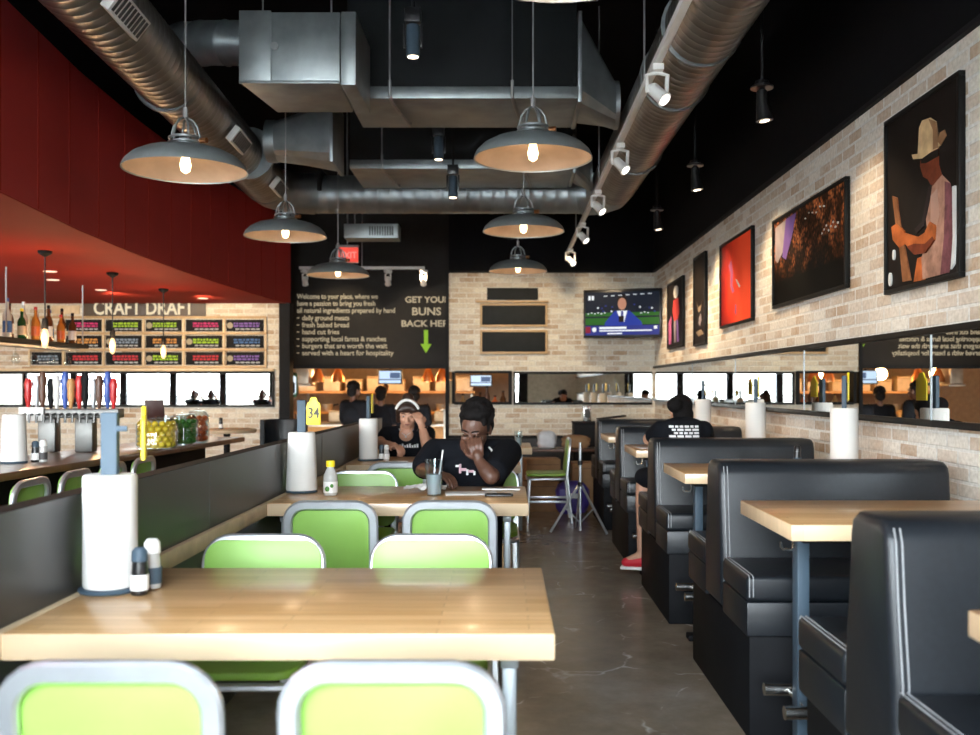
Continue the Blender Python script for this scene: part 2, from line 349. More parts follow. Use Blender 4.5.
b = B(); box(b, -13.3, -2.93, YB, YB+.15, 0, 2.46); struct('wall_back_bar', b, M['brickB'])
b = B(); box(b, -13.3, -13.15, YF, YB, 0, 2.46); struct('wall_left', b, M['facade'])
b = B(); box(b, -13.3, -13.15, YF, YB, 2.46, 4.5); struct('wall_left_upper', b, M['blackw'])
b = B(); box(b, -13.3, -2.93, YB, YB+.15, 2.46, 4.5); struct('wall_back_bar_upper', b, M['blackw'])
b = B(); box(b, -2.93, -2.79, YB-.06, YB+.15, 0, 2.38); struct('trim_1', b, M['black'])
b = B(); box(b, -.775, -.73, YB-.03, YB+.15, 0, 2.80); struct('trim_2', b, M['black'])
b = B(); box(b, -.73, XW-.02, YB-.04, YB-.001, 2.775, 2.80); struct('trim_3', b, M['black'])
b = B(); box(b, -.73, XW-.02, YB-.03, YB-.001, .62, .66); struct('trim_4', b, M['black'])
b = B(); box(b, XW-.03, XW-.001, YF+.05, YB-.05, 2.775, 2.8); struct('trim_5', b, M['black'])
# wall ends beside the pass-through
b = B()
for x0, x1, z0, z1 in ((-.69, -.655, 1.07, 1.49), (.045, .09, 1.06, 1.5), (-.655, .045, 1.06, 1.095), (-.655, .045, 1.47, 1.5)): box(b, x0, x1, YB-.03, YB+.15, z0, z1)
struct('trim_6', b, M['black'])
# storefront behind the camera: seen only in the mirrors
b = B(); box(b, .62, XW+.15, YF-.15, YF, 0, 4.5); box(b, -13.3, .62, YF-.15, YF, 3.3, 4.5); box(b, -13.3, .62, YF-.15, YF, 0, .35)
struct('wall_front', b, M['facade'])
k = 0; x = -13.15
while x < .5:
    x2 = min(x+1.36, .62); k += 1
    b = B()
    box(b, x, x+.09, YF-.12, YF, .35, 3.3); box(b, x2-.09, x2, YF-.12, YF, .35, 3.3)
    box(b, x+.09, x2-.09, YF-.12, YF, .35, .42); box(b, x+.09, x2-.09, YF-.12, YF, 3.22, 3.3)
    fr = struct('window_%d' % k, b, M['black'])
    b = B(); box(b, x+.09, x2-.09, YF-.065, YF-.055, .42, 3.22); mk('glass_pane', b, M['wglass'], fr)
    x = x2
b = B(); box(b, -40, 30, -40, YF-.31, -.12, -.02); struct('pavement', b, M['street'])
b = B(); box(b, -40, 30, -24, -23.5, -.02, .9); struct('wall_street', b, M['facade'])

# low divider with wood bumper
b = B()
seams = [-.9, 1.4, 3.64, 5.88, 8.12, 8.75]
box(b, XP-.06, XP, YF+.05, 8.75, 0, 1.006)
dv = struct('wall_divider', b, M['partition'])
b = B(); box(b, XP-.061, XP+.001, YF+.05, 8.751, 1.006, 1.008); mk('top_edge', b, M['black'], dv)  # thin matt black cap added so the top shows no glancing sheen
for s in seams[:-1]:
    b = B(); box(b, XP-.001, XP+.0015, s-.004, s+.004, .02, 1.005); mk('panel_joint', b, M['seam'], dv)
b = B(); box(b, XP+.001, XP+.026, YF+.1, 8.7, .69, .75, .004); struct('trim_7', b, M['pale'])

# red bulkhead over the bar
curve = [(-2.0,-.5), (-2.28,1.5), (-2.55,3.5), (-2.81,5.3), (-2.95,6.6), (-3.01,7.8), (-3.02,9.0), (-2.99,10.0), (-2.93,11.0), (-2.86,12.0), (-2.79,12.39)]
def cx_at(y):
    for (xa, ya), (xb, yb) in zip(curve, curve[1:]):
        if ya <= y <= yb: return xa+(xb-xa)*(y-ya)/(yb-ya)
    return curve[-1][0]
fine = [(cx_at(-.5+12.89*i/60), -.5+12.89*i/60) for i in range(61)]
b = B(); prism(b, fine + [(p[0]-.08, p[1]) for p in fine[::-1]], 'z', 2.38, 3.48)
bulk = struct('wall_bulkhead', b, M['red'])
y = .9
while y < 12.2:
    xx = cx_at(y); b = B(); box(b, xx-.004, xx+.003, y-.006, y+.006, 2.385, 3.475); mk('panel_joint', b, M['redb'], bulk); y += .55
fc = [p for p in fine if p[1] < 12.3]
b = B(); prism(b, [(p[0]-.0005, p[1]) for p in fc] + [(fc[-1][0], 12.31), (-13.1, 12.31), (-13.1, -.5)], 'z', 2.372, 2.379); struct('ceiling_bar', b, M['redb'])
b = B(); prism(b, [(p[0]-.085, p[1]) for p in fc] + [(-13.1, 12.31), (-13.1, -.5)], 'z', 2.381, 2.43); struct('ceiling_bar_top', b, M['blackw'])

# soffit with the writing, over the kitchen opening
YS = 13.4
b = B(); box(b, -4.2, .9, YS, YS+.2, 1.6, 4.45); sof = struct('wall_soffit', b, M['signboard'])
b = B(); box(b, -4.2, .9, YS-.01, YS+.1, 1.55, 1.6); struct('trim_8', b, M['black'])
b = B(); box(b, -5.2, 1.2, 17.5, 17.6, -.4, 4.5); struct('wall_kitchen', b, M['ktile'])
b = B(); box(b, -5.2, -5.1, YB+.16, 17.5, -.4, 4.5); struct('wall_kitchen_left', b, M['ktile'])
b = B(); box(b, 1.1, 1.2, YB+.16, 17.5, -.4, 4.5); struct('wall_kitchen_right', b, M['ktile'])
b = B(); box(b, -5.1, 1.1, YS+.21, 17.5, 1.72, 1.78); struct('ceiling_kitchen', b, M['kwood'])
lines = [('Welcome to your place, where we', 297, 296.5, 378, 296), ('have a passion to bring you fresh', 297, 303.5, 375, 303), ('all natural ingredients prepared by hand', 297, 310.5, 395, 310),
 ('daily ground meats', 302, 318, 349, 0), ('fresh baked bread', 302, 325, 349, 0), ('hand cut fries', 302, 332, 339, 0),
 ('supporting local farms & ranches', 302, 339, 386, 0), ('burgers that are worth the wait', 302, 346, 387, 0), ('served with a heart for hospitality', 302, 353, 393.5, 0)]
wel = thing('wall_sign', 'cream welcome text in nine lines painted on the black soffit above the kitchen', 'lettering')
for s, x0, yb_, x1, _ in lines:
    b = B(); p = W(x0, yb_+2.2, YS-.004); p1 = W(x1, yb_, YS)
    add_text(b, s, .098, Matrix.Translation(p) @ MXZ, width=p1.x-p.x, bold=.0015)
    o = mk('text_line', b, M['creamtext'], wel)
    if x0 > 300: b = B(); q = W(298, yb_, YS-.004); box(b, q.x-.018, q.x+.018, q.y-.002, q.y+.002, q.z-.006, q.z+.006); mk('dash', b, M['creamtext'], wel)
wel2 = thing('wall_sign', 'cream GET YOUR BUNS BACK HERE lettering on the black soffit beside the brick wall', 'lettering')
for s, x0, yb_, x1, sz in (('GET YOUR', 405, 302.5, 450, .12), ('BUNS', 411.5, 315, 440.5, .15), ('BACK HERE', 401, 326.5, 453, .125)):
    b = B(); p = W(x0, yb_, YS-.004); add_text(b, s, sz, Matrix.Translation(p) @ MXZ, width=W(x1, 0, YS).x-p.x, bold=.003); mk('text_line', b, M['creamtext'], wel2)
b = B(); c = W(426, 341, YS-.004); u = YS/F
prism(b, [(c.x-2*u, c.z+11*u), (c.x+2*u, c.z+11*u), (c.x+2*u, c.z-3*u), (c.x+5.5*u, c.z-3*u), (c.x, c.z-12*u), (c.x-5.5*u, c.z-3*u), (c.x-2*u, c.z-3*u)], 'y', YS-.006, YS-.002)
tag(mk('arrow_sign', b, M['greenarrow']), 'lime green down arrow painted on the black soffit under the lettering', 'arrow')
# ------------------------------------------------------------------ ducts and ceiling fittings
def spiral(bm, path, r, pitch=.13, rib=.012, n=28):
    """round spiral-seam duct: fine rings with raised ribs along a path"""
    pts = [V(p) for p in path]; out = [pts[0]]; rad = [r]; d = 0
    seglen = [(b-a).length for a, b in zip(pts, pts[1:])]; tot = sum(seglen)
    def at(s):
        for (a, b), l in zip(zip(pts, pts[1:]), seglen):
            if s <= l: return a.lerp(b, s/l)
            s -= l
        return pts[-1]
    out, rad = [], []
    k = 0
    while k*pitch < tot:
        s = k*pitch
        for ds, dr in ((0, 0), (.012, rib), (.024, 0)):
            if s+ds < tot: out.append(at(s+ds)); rad.append(r+dr)
        if k*pitch+pitch*.5 < tot: out.append(at(s+pitch*.5)); rad.append(r)
        k += 1
    out.append(pts[-1]); rad.append(r)
    tube(bm, out, rad, n)
ZD = 3.3; RD = .205
def register(px, py, y, ang):
    pass
# left duct with elbow, cross duct, right duct
d1 = thing('spiral_duct', 'large U shaped run of round spiral duct, down both sides and across the far end', 'duct', (-2.2, 7, ZD))
b = B()
def arc(cx, cy, r, a0, a1, n, z): return [(cx+r*math.cos(math.radians(a0+(a1-a0)*i/n)), cy+r*math.sin(math.radians(a0+(a1-a0)*i/n)), z) for i in range(n+1)]
off = V((-2.2, 7, ZD))
pl = [(-2.0, 2.4, ZD), (-2.12, 5, ZD), (-2.28, 8.0, ZD), (-2.36, 9.35, ZD)]
spiral(b, [V(p)-off for p in pl], RD, .085, .006); mk('duct_run', b, M['galvd'], d1, 50)
b = B(); tube(b, [V(p)-off for p in [(-2.36, 9.36, ZD), (-2.35, 9.6, ZD), (-2.22, 9.84, ZD), (-1.98, 9.93, ZD)]], RD+.004, 28); mk('elbow', b, M['galv'], d1, 50)
for y in (3.9, 6.2, 8.2):
    b = B(); xx = -2.12 if y < 5 else -2.2
    tube(b, [V((xx-.003, y-.02, ZD))-off, V((xx+.0, y+.02, ZD))-off], RD+.02, 28); mk('band', b, M['galv'], d1)
def side_register(parent, c, axis, n, off, s=1):
    """white register box with dark slots on the lower right side of a duct"""
    a = V(axis).normalized(); n = V(n).normalized(); u = a.cross(n).normalized()
    R = Matrix((a, u, n)).transposed(); c = V(c)-off
    b = B(); t = B(); box(t, -.24*s, .24*s, -.062, .062, -.03, .022, .004); t.transform(Matrix.Translation(c) @ R.to_4x4()); merge(b, t)
    g = mk('register', b, M['white'], parent)
    b = B()
    for i in range(9):
        t = B(); xx = -.2*s+.4*s*i/8; box(t, xx-.012, xx+.012, -.048, .048, .021, .026); t.transform(Matrix.Translation(c) @ R.to_4x4()); merge(b, t)
    mk('slots', b, M['slot'], g)
for (x, y) in ((-2.02, 4.83), (-2.14, 7.3), (-2.24, 9.0)):
    nn = V((.8, -.1, -.6)).normalized(); side_register(d1, V((x-.06, y, ZD))+nn*(RD+.01), (-.06, 1, 0), nn, off, .9)
d2 = bpy.data.objects.new('cross_run', None); COL.objects.link(d2); d2.parent = d1; d2.location = V((-.5, 9.95, ZD))-off
b = B(); spiral(b, [(-1.47, 0, 0), (1.3, 0, 0)], RD-.01, .13, .005); mk('duct_run', b, M['galv'], d2, 50)
b = B(); box(b, -1.42, -1.38, -.24, .24, .0, .23, .003); mk('hanger', b, M['black'], d2)
for xx in (-1.15, .3):
    b = B(); cyl(b, (xx, 0, .2), (xx, 0, 1.19), .008, n=6); mk('hanger_rod', b, M['rod'], d2)
d3 = bpy.data.objects.new('booth_side_run', None); COL.objects.link(d3); d3.parent = d1; d3.location = V((1.1, 7, ZD))-off
off3 = V((1.1, 7, ZD))
b = B(); spiral(b, [V(p)-off3 for p in [(1.13, 2.2, ZD), (1.1, 6, ZD), (1.08, 9.4, ZD)]], RD+.01, .085, .006); mk('duct_run', b, M['galvd'], d3, 50)
b = B(); tube(b, [V(p)-off3 for p in [(1.08, 9.41, ZD), (1.07, 9.68, ZD), (.98, 9.88, ZD), (.81, 9.95, ZD)]], RD+.012, 28); mk('elbow', b, M['galv'], d3, 50)
for y in (5.3, 6.15, 8.0):
    b = B(); tube(b, [V((1.1, y-.012, ZD))-off3, V((1.1, y+.012, ZD))-off3], RD+.027, 28); mk('band', b, M['galv'], d3)
# curved branch at the top left
d4 = thing('curved_duct', 'shiny round duct elbow behind the large spiral duct near the ceiling', 'duct', (-2.3, 7.4, 3.95))
b = B(); pts = [(-2.75, 8.1, 4.2), (-2.6, 7.8, 4.1), (-2.3, 7.5, 4.0), (-1.95, 7.4, 3.96), (-1.55, 7.4, 3.98)]
spiral(b, [V(p)-V((-2.3, 7.4, 3.95)) for p in pts], .17, .3, .008); mk('duct_run', b, M['galv'], d4, 50)
# rectangular cross ducts
def cross_duct(loc, x0, x1, y0, y1, zb, zt, label):
    t = thing('rectangular_duct', label, 'duct', (0, y0, zb), 0, 'black wrapped rectangular ducts')
    b = B(); box(b, x0, x1, .01, y1-y0, .09, zt-zb, .004); mk('wrapped_body', b, M['duct_black'], t)
    b = B(); box(b, x0, x1+.01, 0, y1-y0+.02, 0, .085, .004); mk('metal_tray', b, M['galv'], t)
    for xx in (x0+.3, x1-.45):
        b = B(); tube(b, [(xx, -.02, .12), (xx, -.02, .0), (xx+.02, .1, -.03), (xx+.08, (y1-y0)*.8, -.03), (xx+.08, (y1-y0)*.82, .0)], .012, 6); mk('strap', b, M['rod'], t)
    b = B(); cyl(b, (x0+.3, -.02, .1), (x0+.3, -.02, 4.49-zb), .007, n=6); mk('hanger_rod', b, M['rod'], t)
    b = B(); cyl(b, (x1-.45, -.02, .1), (x1-.45, -.02, 4.49-zb), .004, n=6); mk('hanger_rod', b, M['rod'], t)
    return t
cross_duct(None, -1.10, .50, 6.63, 7.36, 3.30, 4.2, 'black wrapped rectangular duct with galvanised bottom tray, nearer of the two')
cross_duct(None, -1.43, .62, 8.76, 9.6, 3.30, 4.15, 'black wrapped rectangular duct with galvanised bottom tray, further of the two')
t = thing('duct_plenum', 'big galvanised steel duct box at the left of the nearer black duct', 'duct', (-1.34, 5.95, 3.19))
b = B(); box(b, -.316, .308, 0, .64, 0, .444, .006)
for v in b.verts:
    if v.co.z < .1 and v.co.y > .4: v.co.x = v.co.x*.84+.03
mk('box_body', b, M['galv'], t)
b = B(); box(b, .31, .405, .02, .65, -.005, .455, .004); mk('collar', b, M['galv'], t)
b = B(); box(b, -.32, -.12, -.012, .0, -.005, .45, .003); mk('flange', b, M['galv'], t)
b = B(); box(b, -.32, .30, -.014, -.0, -.006, .012, .002); mk('bottom_seam', b, M['galv'], t)
b = B(); cyl(b, (-.1, -.012, 0.23), (-.1, .0, .23), .025, n=10); mk('access_plug', b, M['rod'], t)
for xx in (-.25, .2):
    b = B(); cyl(b, (xx, .3, .44), (xx, .3, 1.30), .006, n=6); mk('hanger_rod', b, M['rod'], t)
def transition(name, label, xr, yr, zr0, zr1, yw, xc, zc, rc, cl=.1):
    """square-to-round fitting: rectangle at x=xr, circle at x=xc"""
    t = thing(name, label, 'duct', ((xr+xc)/2, yr, zc)); o = V(((xr+xc)/2, yr, zc)); b = B(); n = 24
    rect, circ = [], []
    for k in range(n):
        a = 2*PI*(k+.5)/n; c, s = math.cos(a), math.sin(a); m = max(abs(c), abs(s))
        rect.append(b.verts.new(V((xr, yr+yw/2*c/m, (zr0+zr1)/2+(zr1-zr0)/2*s/m))-o))
        circ.append(b.verts.new(V((xc, yr+rc*c, zc+rc*s))-o))
    for k in range(n): b.faces.new((rect[k], rect[(k+1) % n], circ[(k+1) % n], circ[k]))
    b.faces.new(rect); mk('square_to_round', b, M['galv'], t, 12)
    sg = 1 if xr > xc else -1
    b = B(); tube(b, [V((xc, yr, zc))-o, V((xc-sg*cl, yr, zc))-o], rc+.004, 24); mk('round_collar', b, M['galv'], t)
    b = B(); box(b, xr-o.x, xr-o.x+sg*.03, -yw/2-.02, yw/2+.02, zr0-zc-.02, zr1-zc+.02, .003); mk('flange', b, M['galv'], t)
    return t
transition('duct_transition', 'galvanised square to round fitting joining the grey spiral duct on the left', -1.42, 7.95, 3.13, 3.62, .5, -1.9, 3.34, .17, .08)
transition('duct_transition', 'dull steel square to round fitting between the nearer black duct and the booth side duct', .54, 7.0, 3.3, 3.9, .66, .80, 3.36, .17, .03)
transition('duct_transition', 'dull steel square to round fitting between the further black duct and the booth side duct', .66, 9.15, 3.3, 3.62, .6, .81, 3.32, .15, .02)
t = thing('air_register', 'silver box vent with dark slots below the crossing spiral duct', 'vent', W(372, 232, 10.6)); 
b = B(); box(b, -.3, .3, -.08, .2, -.08, .08, .005); mk('vent_body', b, M['galv'], t)
b = B()
for i in range(10): box(b, -.02+i*.028, -.004+i*.028, -.086, -.078, -.05, .05)
mk('slots', b, M['slot'], t)
b = B(); cyl(b, (-.2, .06, .08), (-.2, .06, 2.55), .008, n=6); mk('hanger_rod', b, M['rod'], t)

# dome pendants
def make_pendant():
    t = thing('dome_pendant_lamp', '', 'lamp', (0,0,0), 0, 'dome pendant lamps')
    b = B(); R = .3
    prof = [(.302, -.006), (R, .004), (.288, .03), (.255, .062), (.205, .088), (.14, .106), (.07, .114)]
    lathe(b, prof, n=40, cap=False)
    sh = mk('lamp_shade', b, M['zinc'], t, 60)
    b = B(); lathe(b, [(.295, .0), (.28, .026), (.248, .057), (.198, .082), (.135, .099), (.02, .106)], n=40, cap=False); mk('inner_reflector', b, M['bronze'], sh, 60)
    b = B(); lathe(b, [(.0, .108), (.075, .11), (.078, .128), (.03, .13), (.03, .17), (.0, .17)], n=20, cap=False); mk('socket', b, M['zinc'], t)
    b = B()
    for k in range(6):
        a = PI*k/3
        tube(b, [(.07*math.cos(a), .07*math.sin(a), .12), (.07*math.cos(a), .07*math.sin(a), .17), (.058*math.cos(a), .058*math.sin(a), .215), (.035*math.cos(a), .035*math.sin(a), .245), (.012*math.cos(a), .012*math.sin(a), .256)], .0055, 6)
    for z, r in ((.155, .075), (.132, .078)): tube(b, [(r*math.cos(2*PI*k/20), r*math.sin(2*PI*k/20), z) for k in range(20)], .008, 6, True)
    mk('cage', b, M['galv'], t)
    b = B(); cyl(b, (.08, -.02, .14), (.115, -.03, .14), .014, n=8); mk('thumb_screw', b, M['copper'], t)
    b = B(); lathe(b, [(.004, -.018), (.022, -.005), (.028, .025), (.02, .06), (.016, .09), (.016, .12)], n=14); mk('bulb', b, M['bulb'], t)
    b = B(); cyl(b, (0, 0, .25), (0, 0, .31), .013, n=8); mk('coupling', b, M['rod'], t)
    b = B(); cyl(b, (0, 0, 0), (0, 0, 1), .004, n=6); mk('hanging_rod', b, M['rod'], t, loc=(0, 0, .3))
    return t
pend = [((185.5, 170), 121, 'zinc dome pendant lamp in front of the red bulkhead, nearest to the big grey duct', -1.6),
 ((533, 158), 118, 'zinc dome pendant lamp hanging in front of the nearer black rectangular duct', .14),
 ((285.5, 236), 81, 'zinc dome pendant lamp at the far end of the red bulkhead', -1.6),
 ((523.5, 231), 81, 'zinc dome pendant lamp hanging below the crossing spiral duct', .14),
 ((338, 275), 62, 'zinc dome pendant lamp hanging below the exit sign', -1.6),
 ((518, 271), 58, 'smallest zinc dome pendant lamp, above the empty blackboards', .14),
 ((562, -48), 238, 'zinc dome pendant lamp cut off by the top edge, only its rim showing', .14)]
P0 = make_pendant()
for i, ((px, py), s, lab, xx) in enumerate(pend):
    y = .6*F/s; p = W(px, py, y); o = P0 if i == 0 else dup(P0); o.location = p; o['label'] = lab
    [c for c in o.children if c.name.startswith('hanging_rod')][0].scale.z = {2: 3.72, 3: 3.292, 5: 3.09}.get(i, 4.498)-p.z-.3
    light('pendant_bulb_light', 'POINT', p+V((0,0,.0)), 6, (1,.74,.48), shadow_soft_size=.04)

# track lights
t = thing('track_rail', 'long white lighting track running under the booth side duct', 'track', (.79, 8, 2.98))
b = B(); box(b, -.02, .02, -5.2, 4.0, -.02, .02, .004); mk('rail', b, M['white'], t)
b = B()
for yy in (-2.6, 0, 2.6): cyl(b, (0, yy, .02), (0, yy, 1.51), .006, n=6)
mk('hanger_rod', b, M['rod'], t)
def make_track_head():
    t = thing('track_spotlight', '', 'spotlight', (0,0,0), 0, 'white track light heads')
    b = B(); box(b, -.03, .03, -.05, .05, -.035, .0, .006); mk('adapter', b, M['white'], t)
    b = B(); tube(b, [(-.05, 0, -.14), (-.055, 0, -.05), (0, 0, -.035), (.055, 0, -.05), (.05, 0, -.14)], .012, 6); mk('yoke', b, M['white'], t)
    b = B(); d = V((.55, -.45, -.7)).normalized(); c = V((0, 0, -.14))
    tube(b, [c-d*.055, c-d*.04, c+d*.04, c+d*.065], [.022, .034, .036, .042], 14); h = mk('lamp_head', b, M['white'], t)
    b = B(); tube(b, [c+d*.066, c+d*.069], .03, 14); mk('lens', b, M['lampw'], h)
    return t
T0 = make_track_head()
for i, (yy, lab) in enumerate([(4.95, 'white track light head nearest the top of the photo, glaring brightest'), (6.55, 'second white track light head from the top of the sloping rail'), (8.1, 'third white track light head from the top of the sloping rail'), (9.7, 'fourth white track light head from the top of the sloping rail'), (11.5, 'last white track light head, at the lower end of the sloping rail')]):
    o = T0 if i == 0 else dup(T0); o.location = (.79, yy, 2.96); o['label'] = lab
t = thing('track_rail', 'short white lighting track in front of the welcome lettering', 'track', W(362, 268, 12.6))
b = B(); box(b, -.83, .83, -.018, .018, -.02, .02, .004); mk('rail', b, M['white'], t)
b = B(); cyl(b, (.0, 0, .02), (.0, 0, 1.6), .006, n=6); mk('hanger_rod', b, M['rod'], t)
for px, lab in ((305, 'white track light head at the left end of the short rail'), (388, 'white track light head in the middle of the short rail'), (423.5, 'white track light head at the right end of the short rail')):
    o = dup(T0, W(px, 270, 12.6), PI*.75, lab, 'white track light heads'); 
# black cylinder spots
def make_can():
    t = thing('hanging_spotlight', '', 'spotlight', (0,0,0), 0, 'black hanging spotlights')
    b = B(); cyl(b, (0,0,.1), (0,0,4.49-2.77), .009, n=6); mk('stem', b, M['black'], t)
    b = B(); lathe(b, [(.0,.14),(.035,.14),(.04,.12),(.06,.11),(.06,.1),(.0,.1)], n=18, cap=False); mk('mount_plate', b, M['blackg'], t)
    b = B(); tube(b, [(0,0,.1), (0,0,.085), (0, 0,.03), (.012,0,-.05), (.014,0,-.07)], [.014,.028,.03,.042,.046], 18); h = mk('lamp_head', b, M['blackg'], t)
    b = B(); tube(b, [(.0145,0,-.071), (.015,0,-.074)], .026, 18); mk('lens', b, M['lamp'], h)
    return t
C0 = make_can()
spots = [(1.25, 3.0, 2.67, None, 0), (1.36, 5.04, 2.77, 'black hanging spotlight beside the cowboy picture, nearest and largest of the aisle row', 1), (1.36, 6.81, 2.77, 'black hanging spotlight in the middle of the booth aisle row', 1), (1.36, 8.52, 2.77, 'black hanging spotlight at the far end of the booth aisle row', 1)]
first = True
for x, y, z, lab, vis in spots[1:]:
    o = C0 if first else dup(C0); first = False
    o.location = (x, y, z); o['label'] = lab
def make_cyl():
    t = thing('cylinder_spotlight', '', 'spotlight', (0,0,0), 0, 'cylinder spotlights by the ducts')
    b = B(); cyl(b, (0,0,.27), (0,0,1.19), .01, n=6); mk('stem', b, M['black'], t)
    b = B(); box(b, -.05,.05,-.04,.04,.2,.29,.006); box(b, -.06,-.045,-.012,.012,.05,.2,.003); box(b, .045,.06,-.012,.012,.05,.2,.003); mk('bracket', b, M['blackg'], t)
    b = B(); lathe(b, [(.0,.19),(.038,.19),(.042,.18),(.042,0),(.036,-.004)], n=18); h = mk('lamp_head', b, M['pole'], t)
    b = B(); lathe(b, [(.0,-.004),(.034,-.0045),(.034,-.008),(0,-.008)], n=18, cap=False); mk('lens', b, M['lamp'], h)
    return t
Y0 = make_cyl()
for i, (px, py, y, lab) in enumerate([(413, 56, 5.9, 'grey cylinder spotlight hanging in front of the nearer black duct'), (438.5, 159, 8.3, 'dark cylinder spotlight hanging between the two black ducts'), (453, 197, 8.7, 'small black spotlight hanging in front of the crossing spiral duct')]):
    o = Y0 if i == 0 else dup(Y0); o.location = W(px, py, y); o['label'] = lab
# exit sign
t = thing('exit_sign', 'red and white lit exit sign hanging above a dome lamp', 'sign', W(347.5, 254, 12.9))
b = B(); box(b, -.15, .15, -.03, .03, -.12, .12, .006); mk('housing', b, M['white'], t)
b = B(); box(b, -.115, .15, -.036, -.03, -.115, .085, .004); f = mk('sign_face', b, emis('exit_red', (1,.1,.07), .9), t)
b = B(); add_text(b, 'EXIT', .12, Matrix.Translation((-.095, -.039, -.06)) @ MXZ, width=.22, bold=.002); mk('lettering', b, emis('exit_letters', (1,.35,.3), .9), f)
b = B(); cyl(b, (0,0,.12), (0,0,1.4), .01, n=6); mk('stem', b, M['rod'], t)
# ------------------------------------------------------------------ dining chairs and tables
def make_chair(mat=None):
    g = mat or M['green']
    t = thing('dining_chair', '', 'chair', (0,0,0))
    tilt = .10  # back leans away
    def bp(x, z): return V((x, -.185-tilt*(z-.44), z))
    path = []
    w, r, zt = .205-.02, .075, .80-.02
    path.append(bp(-w, .44)); path.append(bp(-w, zt-r))
    for k in range(1, 7): a = PI-PI/2*k/6; path.append(bp(-w+r+r*math.cos(a), zt-r+r*math.sin(a)))
    for k in range(0, 7): a = PI/2-PI/2*k/6; path.append(bp(w-r+r*math.cos(a), zt-r+r*math.sin(a)))
    path.append(bp(w, .44))
    nd = V((0, -1, -tilt)).normalized()
    b = B(); sweep(b, path, .042, .024, nd); mk('back_frame', b, M['alu'], t, 30)
    b = B(); prism(b, rrect(.386, .30, .06, 6, 0, 0), 'y', -.004, .004, bev=.003)
    for v in b.verts:
        z = v.co.z+.632; y = v.co.y-.185-tilt*(z-.44)+.016+.003*(1-(v.co.x/.19)**2)*0
        if abs(v.co.x) < .17 and abs(v.co.z) < .14: y -= .004
        v.co = V((v.co.x, y, z))
    mk('backrest', b, g, t, 40)
    b = B(); prism(b, rrect(.385, .39, .06, 6, 0, .0), 'z', .432, .455, bev=.008)
    for v in b.verts: v.co.z += .014*((v.co.x/.19)**2)*(1 if v.co.z > .44 else .6) + (.014*max(0, (-v.co.y-.12)/.08)**2)
    mk('seat', b, g if mat else M['greenseat'], t, 40)
    b = B(); sweep(b, [(x, y, .418) for x, y in rrect(.385, .38, .06, 5)], .022, .024, (0,0,1), True); mk('seat_frame', b, M['alu'], t, 30)
    for sx in (-1, 1):
        b = B(); sweep(b, [bp(sx*w, .46), V((sx*w, -.195, .40)), V((sx*(w+.012), -.235, .0))], .036, .022, (0, 1, 0)); mk('leg', b, M['alu'], t, 30)
        b = B(); sweep(b, [V((sx*.175, .165, .41)), V((sx*.185, .185, .0))], .034, .022, (0, 1, 0)); mk('leg', b, M['alu'], t, 30)
    for sx in (-1, 1):
        b = B(); box(b, sx*.185-.008, sx*.185+.008, -.21, .17, .19, .212, .003); mk('stretcher', b, M['alu'], t)
    return t
C0_ = make_chair(); used = [False]
def chair(x, y, rz, label, group=None):
    o = C0_ if not used[0] else dup(C0_); used[0] = True
    o.location = (x, y, 0.001); o.rotation_euler = (0, 0, rz); o['label'] = label
    if group: o['group'] = group
    return o
G = 'green chairs around the butcher block tables'
chair(-.71, 1.92, .0, 'green chair with broad metal frame tucked under the nearest table, on its divider side', G)
chair(-.203, 1.92, 0, 'green chair with broad metal frame tucked under the nearest table, on its aisle side', G)
chair(-.80, 2.95, PI, 'pale green chair facing the camera behind the nearest table, next to the divider', G)
chair(-.245, 2.95, PI, 'sunlit almost white chair facing the camera behind the nearest table, aisle side', G)
chair(-.753, 4.32, 0, 'green chair back at the second table, below the yellow capped bottle', G)
chair(-.238, 4.32, 0, 'green chair back at the second table, in front of the man', G)
chair(-.83, 5.36, PI, 'green chair facing the camera at the second table, beside the man in black', G)
chair(-.12, 5.57, PI, 'green chair the man in the black shirt sits on', G)
chair(-.70, 6.42, 0, 'green chair back in front of the woman with the headband', G)
chair(-.27, 6.46, 0, 'green chair hidden behind the man, at the table of the woman', G)
chair(-.84, 7.94, PI, 'green chair the woman with the headband sits on', G)
chair(-.32, 7.62, PI, 'green chair facing the camera beside the woman, seen behind the man', G)
chair(.40, 9.2, PI/2, 'green chair seen from the side by the tripod and cardboard boxes', G)
for k, (y, s) in enumerate(((5.1, 'nearest of the four chairs at the bar, green with a metal frame'), (5.63, 'second nearest of the four green chairs at the bar'), (6.16, 'third of the four green chairs at the bar, behind the grey holder pole'), (6.69, 'furthest of the four green chairs at the bar, beside the lemon jar'))):
    chair(-2.75, y, PI/2, s, 'green chairs pulled up to the bar')

def make_table(n):
    t = thing('dining_table', '', 'table', (-.4965, 0, 0), 0, 'butcher block dining tables')
    w = 1.213
    b = B(); box(b, -w/2, w/2, 0, .76, .69, .75, .005); mk('tabletop', b, M['maple'], t)
    for x in (-w/2+.065, w/2-.10):
        for y in (.09, .67):
            b = B(); box(b, x-.016, x+.016, y-.016, y+.016, 0, .655, .003); mk('leg', b, M['tleg'], t)
        b = B(); box(b, x-.02, x+.02, .06, .70, .656, .689, .003); mk('support_rail', b, M['tleg'], t)
    return t
TY = [2.08, 4.41, 6.6, 8.45]
T0_ = make_table(0)
for i, (y, s) in enumerate(zip(TY, ('nearest butcher block table, empty but for a paper roll and two shakers', 'butcher block table the man in black leans on', 'butcher block table the woman with the headband sits at', 'furthest butcher block table on the divider side, with a lone glass'))):
    o = T0_ if i == 0 else dup(T0_); o.location = (-.4965 + (.13 if i == 3 else 0), y, 0.001); o['label'] = s
